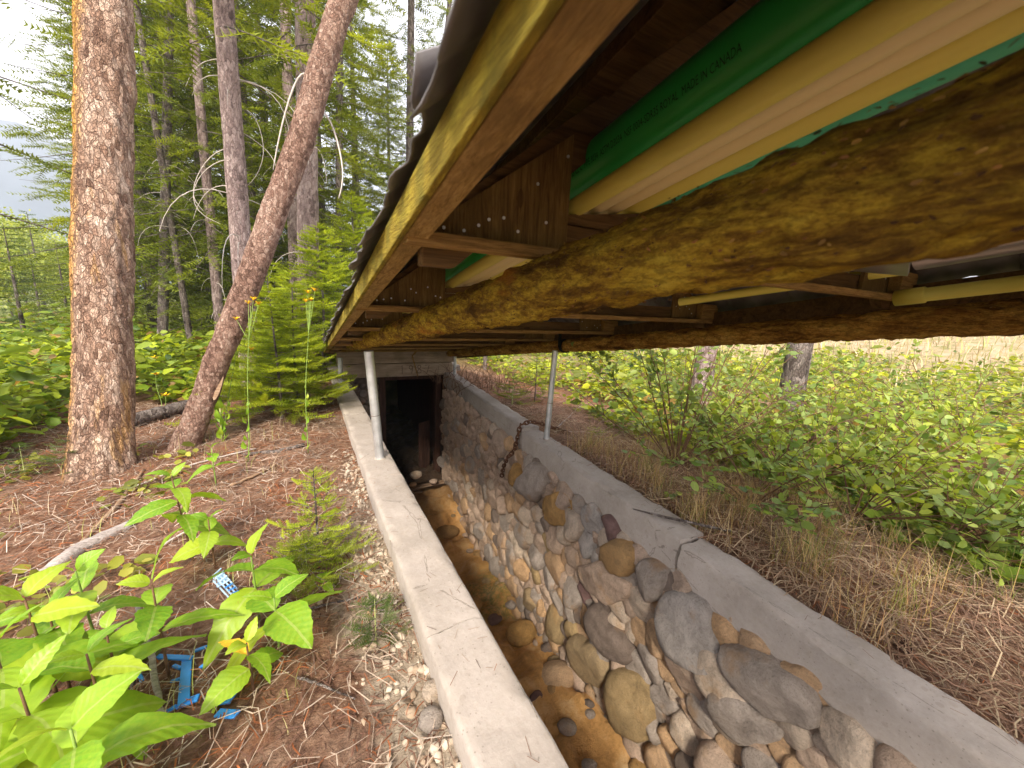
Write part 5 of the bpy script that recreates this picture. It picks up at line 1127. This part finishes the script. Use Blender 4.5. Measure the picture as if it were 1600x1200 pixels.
BP = [('broad-leaved plant with its leaf rosette square to the camera, left of the blue plastic', 237, 912, .20, 3, .125, .2, (0, .02)), ('tall leafy stalk standing in front of the massive and leaning trunks', 268, 745, .28, 5, .125, .5, (.02, .05)), ('plant with two large round leaves beside the low fir seedling', 392, 868, .18, 3, .165, 1.0, (0, .05)),
      ('plant with a yellow leaf hanging among its green ones', 385, 1005, .10, 3, .09, .7, (0, .03)), ('leafy plant low in the left corner pointing up', 135, 1022, .17, 4, .13, .9, (0, .03)), ('plant leaning from the left edge above the silvery log', 118, 893, .20, 3, .12, .2, (0, .04)), ('drooping plant at the left edge of the picture', 38, 935, .22, 4, .14, 1.2, (0, .04)),
      ('big-leaved plant at the bottom left corner', 30, 1075, .20, 3, .16, .6, (0, .03)), ('small light green sprout left of the fir seedling', 330, 700, .12, 3, .085, .3, (0, .02)), ('leafy stem between the tall stalk and the silvery log', 325, 812, .12, 3, .10, .1, (0, .03)),
      ('three-leaved sprout on the red litter', 507, 905, -.05, 2, .065, .4, (0, .0)), ('plant spreading below the corner plants at the very foot', 110, 1140, .18, 4, .15, .3, (0, .02)), ('leafy shoot filling the gap between corner plants', 165, 985, .12, 3, .10, 1.5, (0, .02)), ('plant overlapping the left edge near the foot', -10, 1010, .22, 4, .15, .4, (0, .02)), ('broad plant with hanging round leaves right of the blue plastic', 428, 935, .12, 3, .14, .35, (0, .03)), ('leafy shoot behind the rosette plant at left', 75, 955, .14, 3, .12, .8, (0, .02))]
for k, (lab, px, py, za, nd, sz, rt, ln) in enumerate(BP): broad(lab, px, py, za, nd, sz*1.38, rt, ln, 11*k+3, 2 if k == 3 else None, k % 3 != 2)
# hand-placed big leaves of the round-leaved plant (they face the camera)
# ------------------------------------------------------------------ yellow flowers
def flower(label, tip, base_px, heads, leafy_=True, seed=0):
    g = random.Random(seed); b = onground(*base_px); dep = np.dot(b-[0, 0, H], _f); tp = depth_pt(tip[0], tip[1], dep)-b
    t = thing('yellow_flower', label, 'flower', b, 'yellow flower stalks along the left of the wall'); s = np.linspace(0, 1, 10); P = tp[None]*s[:, None]+np.stack([.020*np.sin(s*5+seed)*(1-s), .015*np.sin(s*4)*(1-s), 0*s], -1); MB().tube(P, np.linspace(.0036, .0016, 10), 6).build('stem', 'stem_green', t, True)
    hs = .023*dep/3
    for k, (px, py) in enumerate(heads):
        h = depth_pt(px, py, dep)-b; MB().tube([P[-3], (P[-3]+h)/2+[0, 0, -.005], h], [.0018, .0017, .0015], 5).build('flower_stalk', 'stem_green', t, True); m = MB()
        for q in range(13):
            a = q*2*pi/13; d = np.array([cos(a), sin(a), .25+.2*(q % 2)+g.uniform(-.35, .25)])*g.uniform(.75, 1.1); sd = np.array([-sin(a), cos(a), 0]); m.add([h+d*.2*hs-sd*.12*hs, h+d*.2*hs+sd*.12*hs, h+d*1.25*hs+sd*.2*hs, h+d*1.4*hs, h+d*1.25*hs-sd*.2*hs], [(0, 1, 2, 3, 4)])
        fh = m.build('flower_head', 'petal', t); MB().tube([h+[0, 0, -.4*hs], h+[0, 0, .1*hs], h+[0, 0, .25*hs]], [.25*hs, .5*hs, .2*hs], 8).build('flower_disc', 'petal_disc', fh, True)
    if leafy_:
        for k in range(9):
            u = .03+.055*k; a = k*2.3; d = np.array([cos(a)*.6, sin(a)*.6, .7]); leaf_at(t, tp*u, d, (cos(a), sin(a), .2), .06*(1-.06*k), k)
flower('tall yellow flower stalk with three heads beside the leaning trunk', (392, 478), (383, 722), [(396, 467), (404, 474), (388, 473), (369, 498)], seed=1)
flower('tall yellow flower stalk in front of the bushy fir sapling', (484, 470), (477, 708), [(481, 456), (492, 453), (478, 470), (486, 468)], seed=2)
flower('slim flower stalk close against the leaning trunk', (374, 510), (350, 690), [(393, 545)], seed=3)
for k, (tp, bs, lab) in enumerate((((243, 584), (250, 640), 'small yellow flower low in the undergrowth right of the massive trunk'), ((240, 559), (236, 610), 'yellow flower just right of the massive trunk, higher of two'), ((258, 617), (262, 650), 'yellow flower nearest the fallen log'))): flower(lab, tp, bs, [tp], False, 7+k)
for k, (px, py, hh) in enumerate(((347, 690, .16), (300, 700, .14))):
    b = onground(px, py); t = thing('thistle_stalk', ('pale leafy budding stalk right of the leaning trunk base', 'leafy budding stalk left of the leaning trunk base')[k], 'plant', b); MB().tube([(0, 0, 0), (.005, 0, hh), (.01, 0, hh*2)], [.006, .005, .003], 6).build('stem', 'stem_pale', t, True)
    for q in range(12): a = q*2.4; d = np.array([cos(a)*.5, sin(a)*.5, .8]); leaf_at(t, (0, 0, hh*2*q/12), d, (cos(a), sin(a), .1), .08, q)

# ------------------------------------------------------------------ blue plastic crate remains
def crate():
    b = onground(292, 1075); t = thing('broken_crate', 'smashed bright blue plastic crate half buried under leaves at lower left', 'crate', b); up = .012
    def slab(px0, px1, w0, nm, mat='blue_plastic', z=up):
        a, c = onground(*px0), onground(*px1); a[2] += z; c[2] += z+.006; MB().beam(a-b, c-b, w0*.72, .007).build(nm, mat, t, bev=.002)
    slab((246, 1031), (302, 1036), .022, 'rim'); slab((293, 1035), (288, 1108), .036, 'corner_panel'); slab((278, 1108), (312, 1098), .03, 'rim'); slab((330, 1100), (366, 1098), .045, 'side_panel'); slab((214, 1050), (224, 1072), .014, 'rib'); slab((234, 1098), (246, 1108), .016, 'rib'); slab((268, 1070), (292, 1066), .012, 'rib')
    slab((305, 1022), (324, 1018), .016, 'rib'); slab((312, 1050), (322, 1045), .014, 'rib'); slab((340, 1120), (372, 1125), .03, 'side_panel'); slab((182, 1085), (200, 1078), .018, 'rib'); slab((272, 1045), (284, 1052), .014, 'rib'); slab((260, 1118), (276, 1112), .014, 'rib'); slab((225, 985), (232, 972), .03, 'side_panel'); slab((176, 1015), (192, 1008), .012, 'rib'); slab((60, 1095), (75, 1088), .014, 'rib')
    b2_ = onground(352, 925); t2 = thing('mesh_scrap', 'pale blue plastic mesh scrap poking from under the broad leaves', 'plastic scrap', b2_)
    for k in range(7):
        a, c = onground(332+k*5, 908+k*4.5), onground(347+k*4.5, 898+k*6); a[2] += .02; c[2] += .03; MB().beam(a-b2_, c-b2_, .004, .004).build('strand', 'pale_plastic' if k < 4 else 'blue_plastic', t2)
    for k in range(4):
        a, c = onground(334+k*5, 915-k*4), onground(362+k*3, 946-k*6); a[2] += .022; c[2] += .022; MB().beam(a-b2_, c-b2_, .004, .004).build('strand', 'pale_plastic', t2)
    MB().add([onground(*q)-b2_+np.array([0, 0, .018]) for q in ((333, 908), (350, 897), (356, 915), (340, 925))], [(0, 1, 2, 3)]).build('film', 'pale_plastic', t2)
crate()

# ------------------------------------------------------------------ valley air
def haze():
    m = bpy.data.materials.new('haze'); m.use_nodes = True; t = m.node_tree; t.nodes.remove(t.nodes['Principled BSDF'])
    v = t.nodes.new('ShaderNodeVolumePrincipled'); v.inputs['Color'].default_value = (.86, .90, 1, 1); v.inputs['Density'].default_value = .0020; v.inputs['Anisotropy'].default_value = .2
    t.links.new(v.outputs[0], t.nodes['Material Output'].inputs['Volume']); MT['haze'] = m
    o = MB().box((-1400, -1400, -60), (1400, 1400, 185)).build('haze', 'haze'); props(o, 'thin bluish haze filling the valley air', 'haze', kind='stuff')
haze()
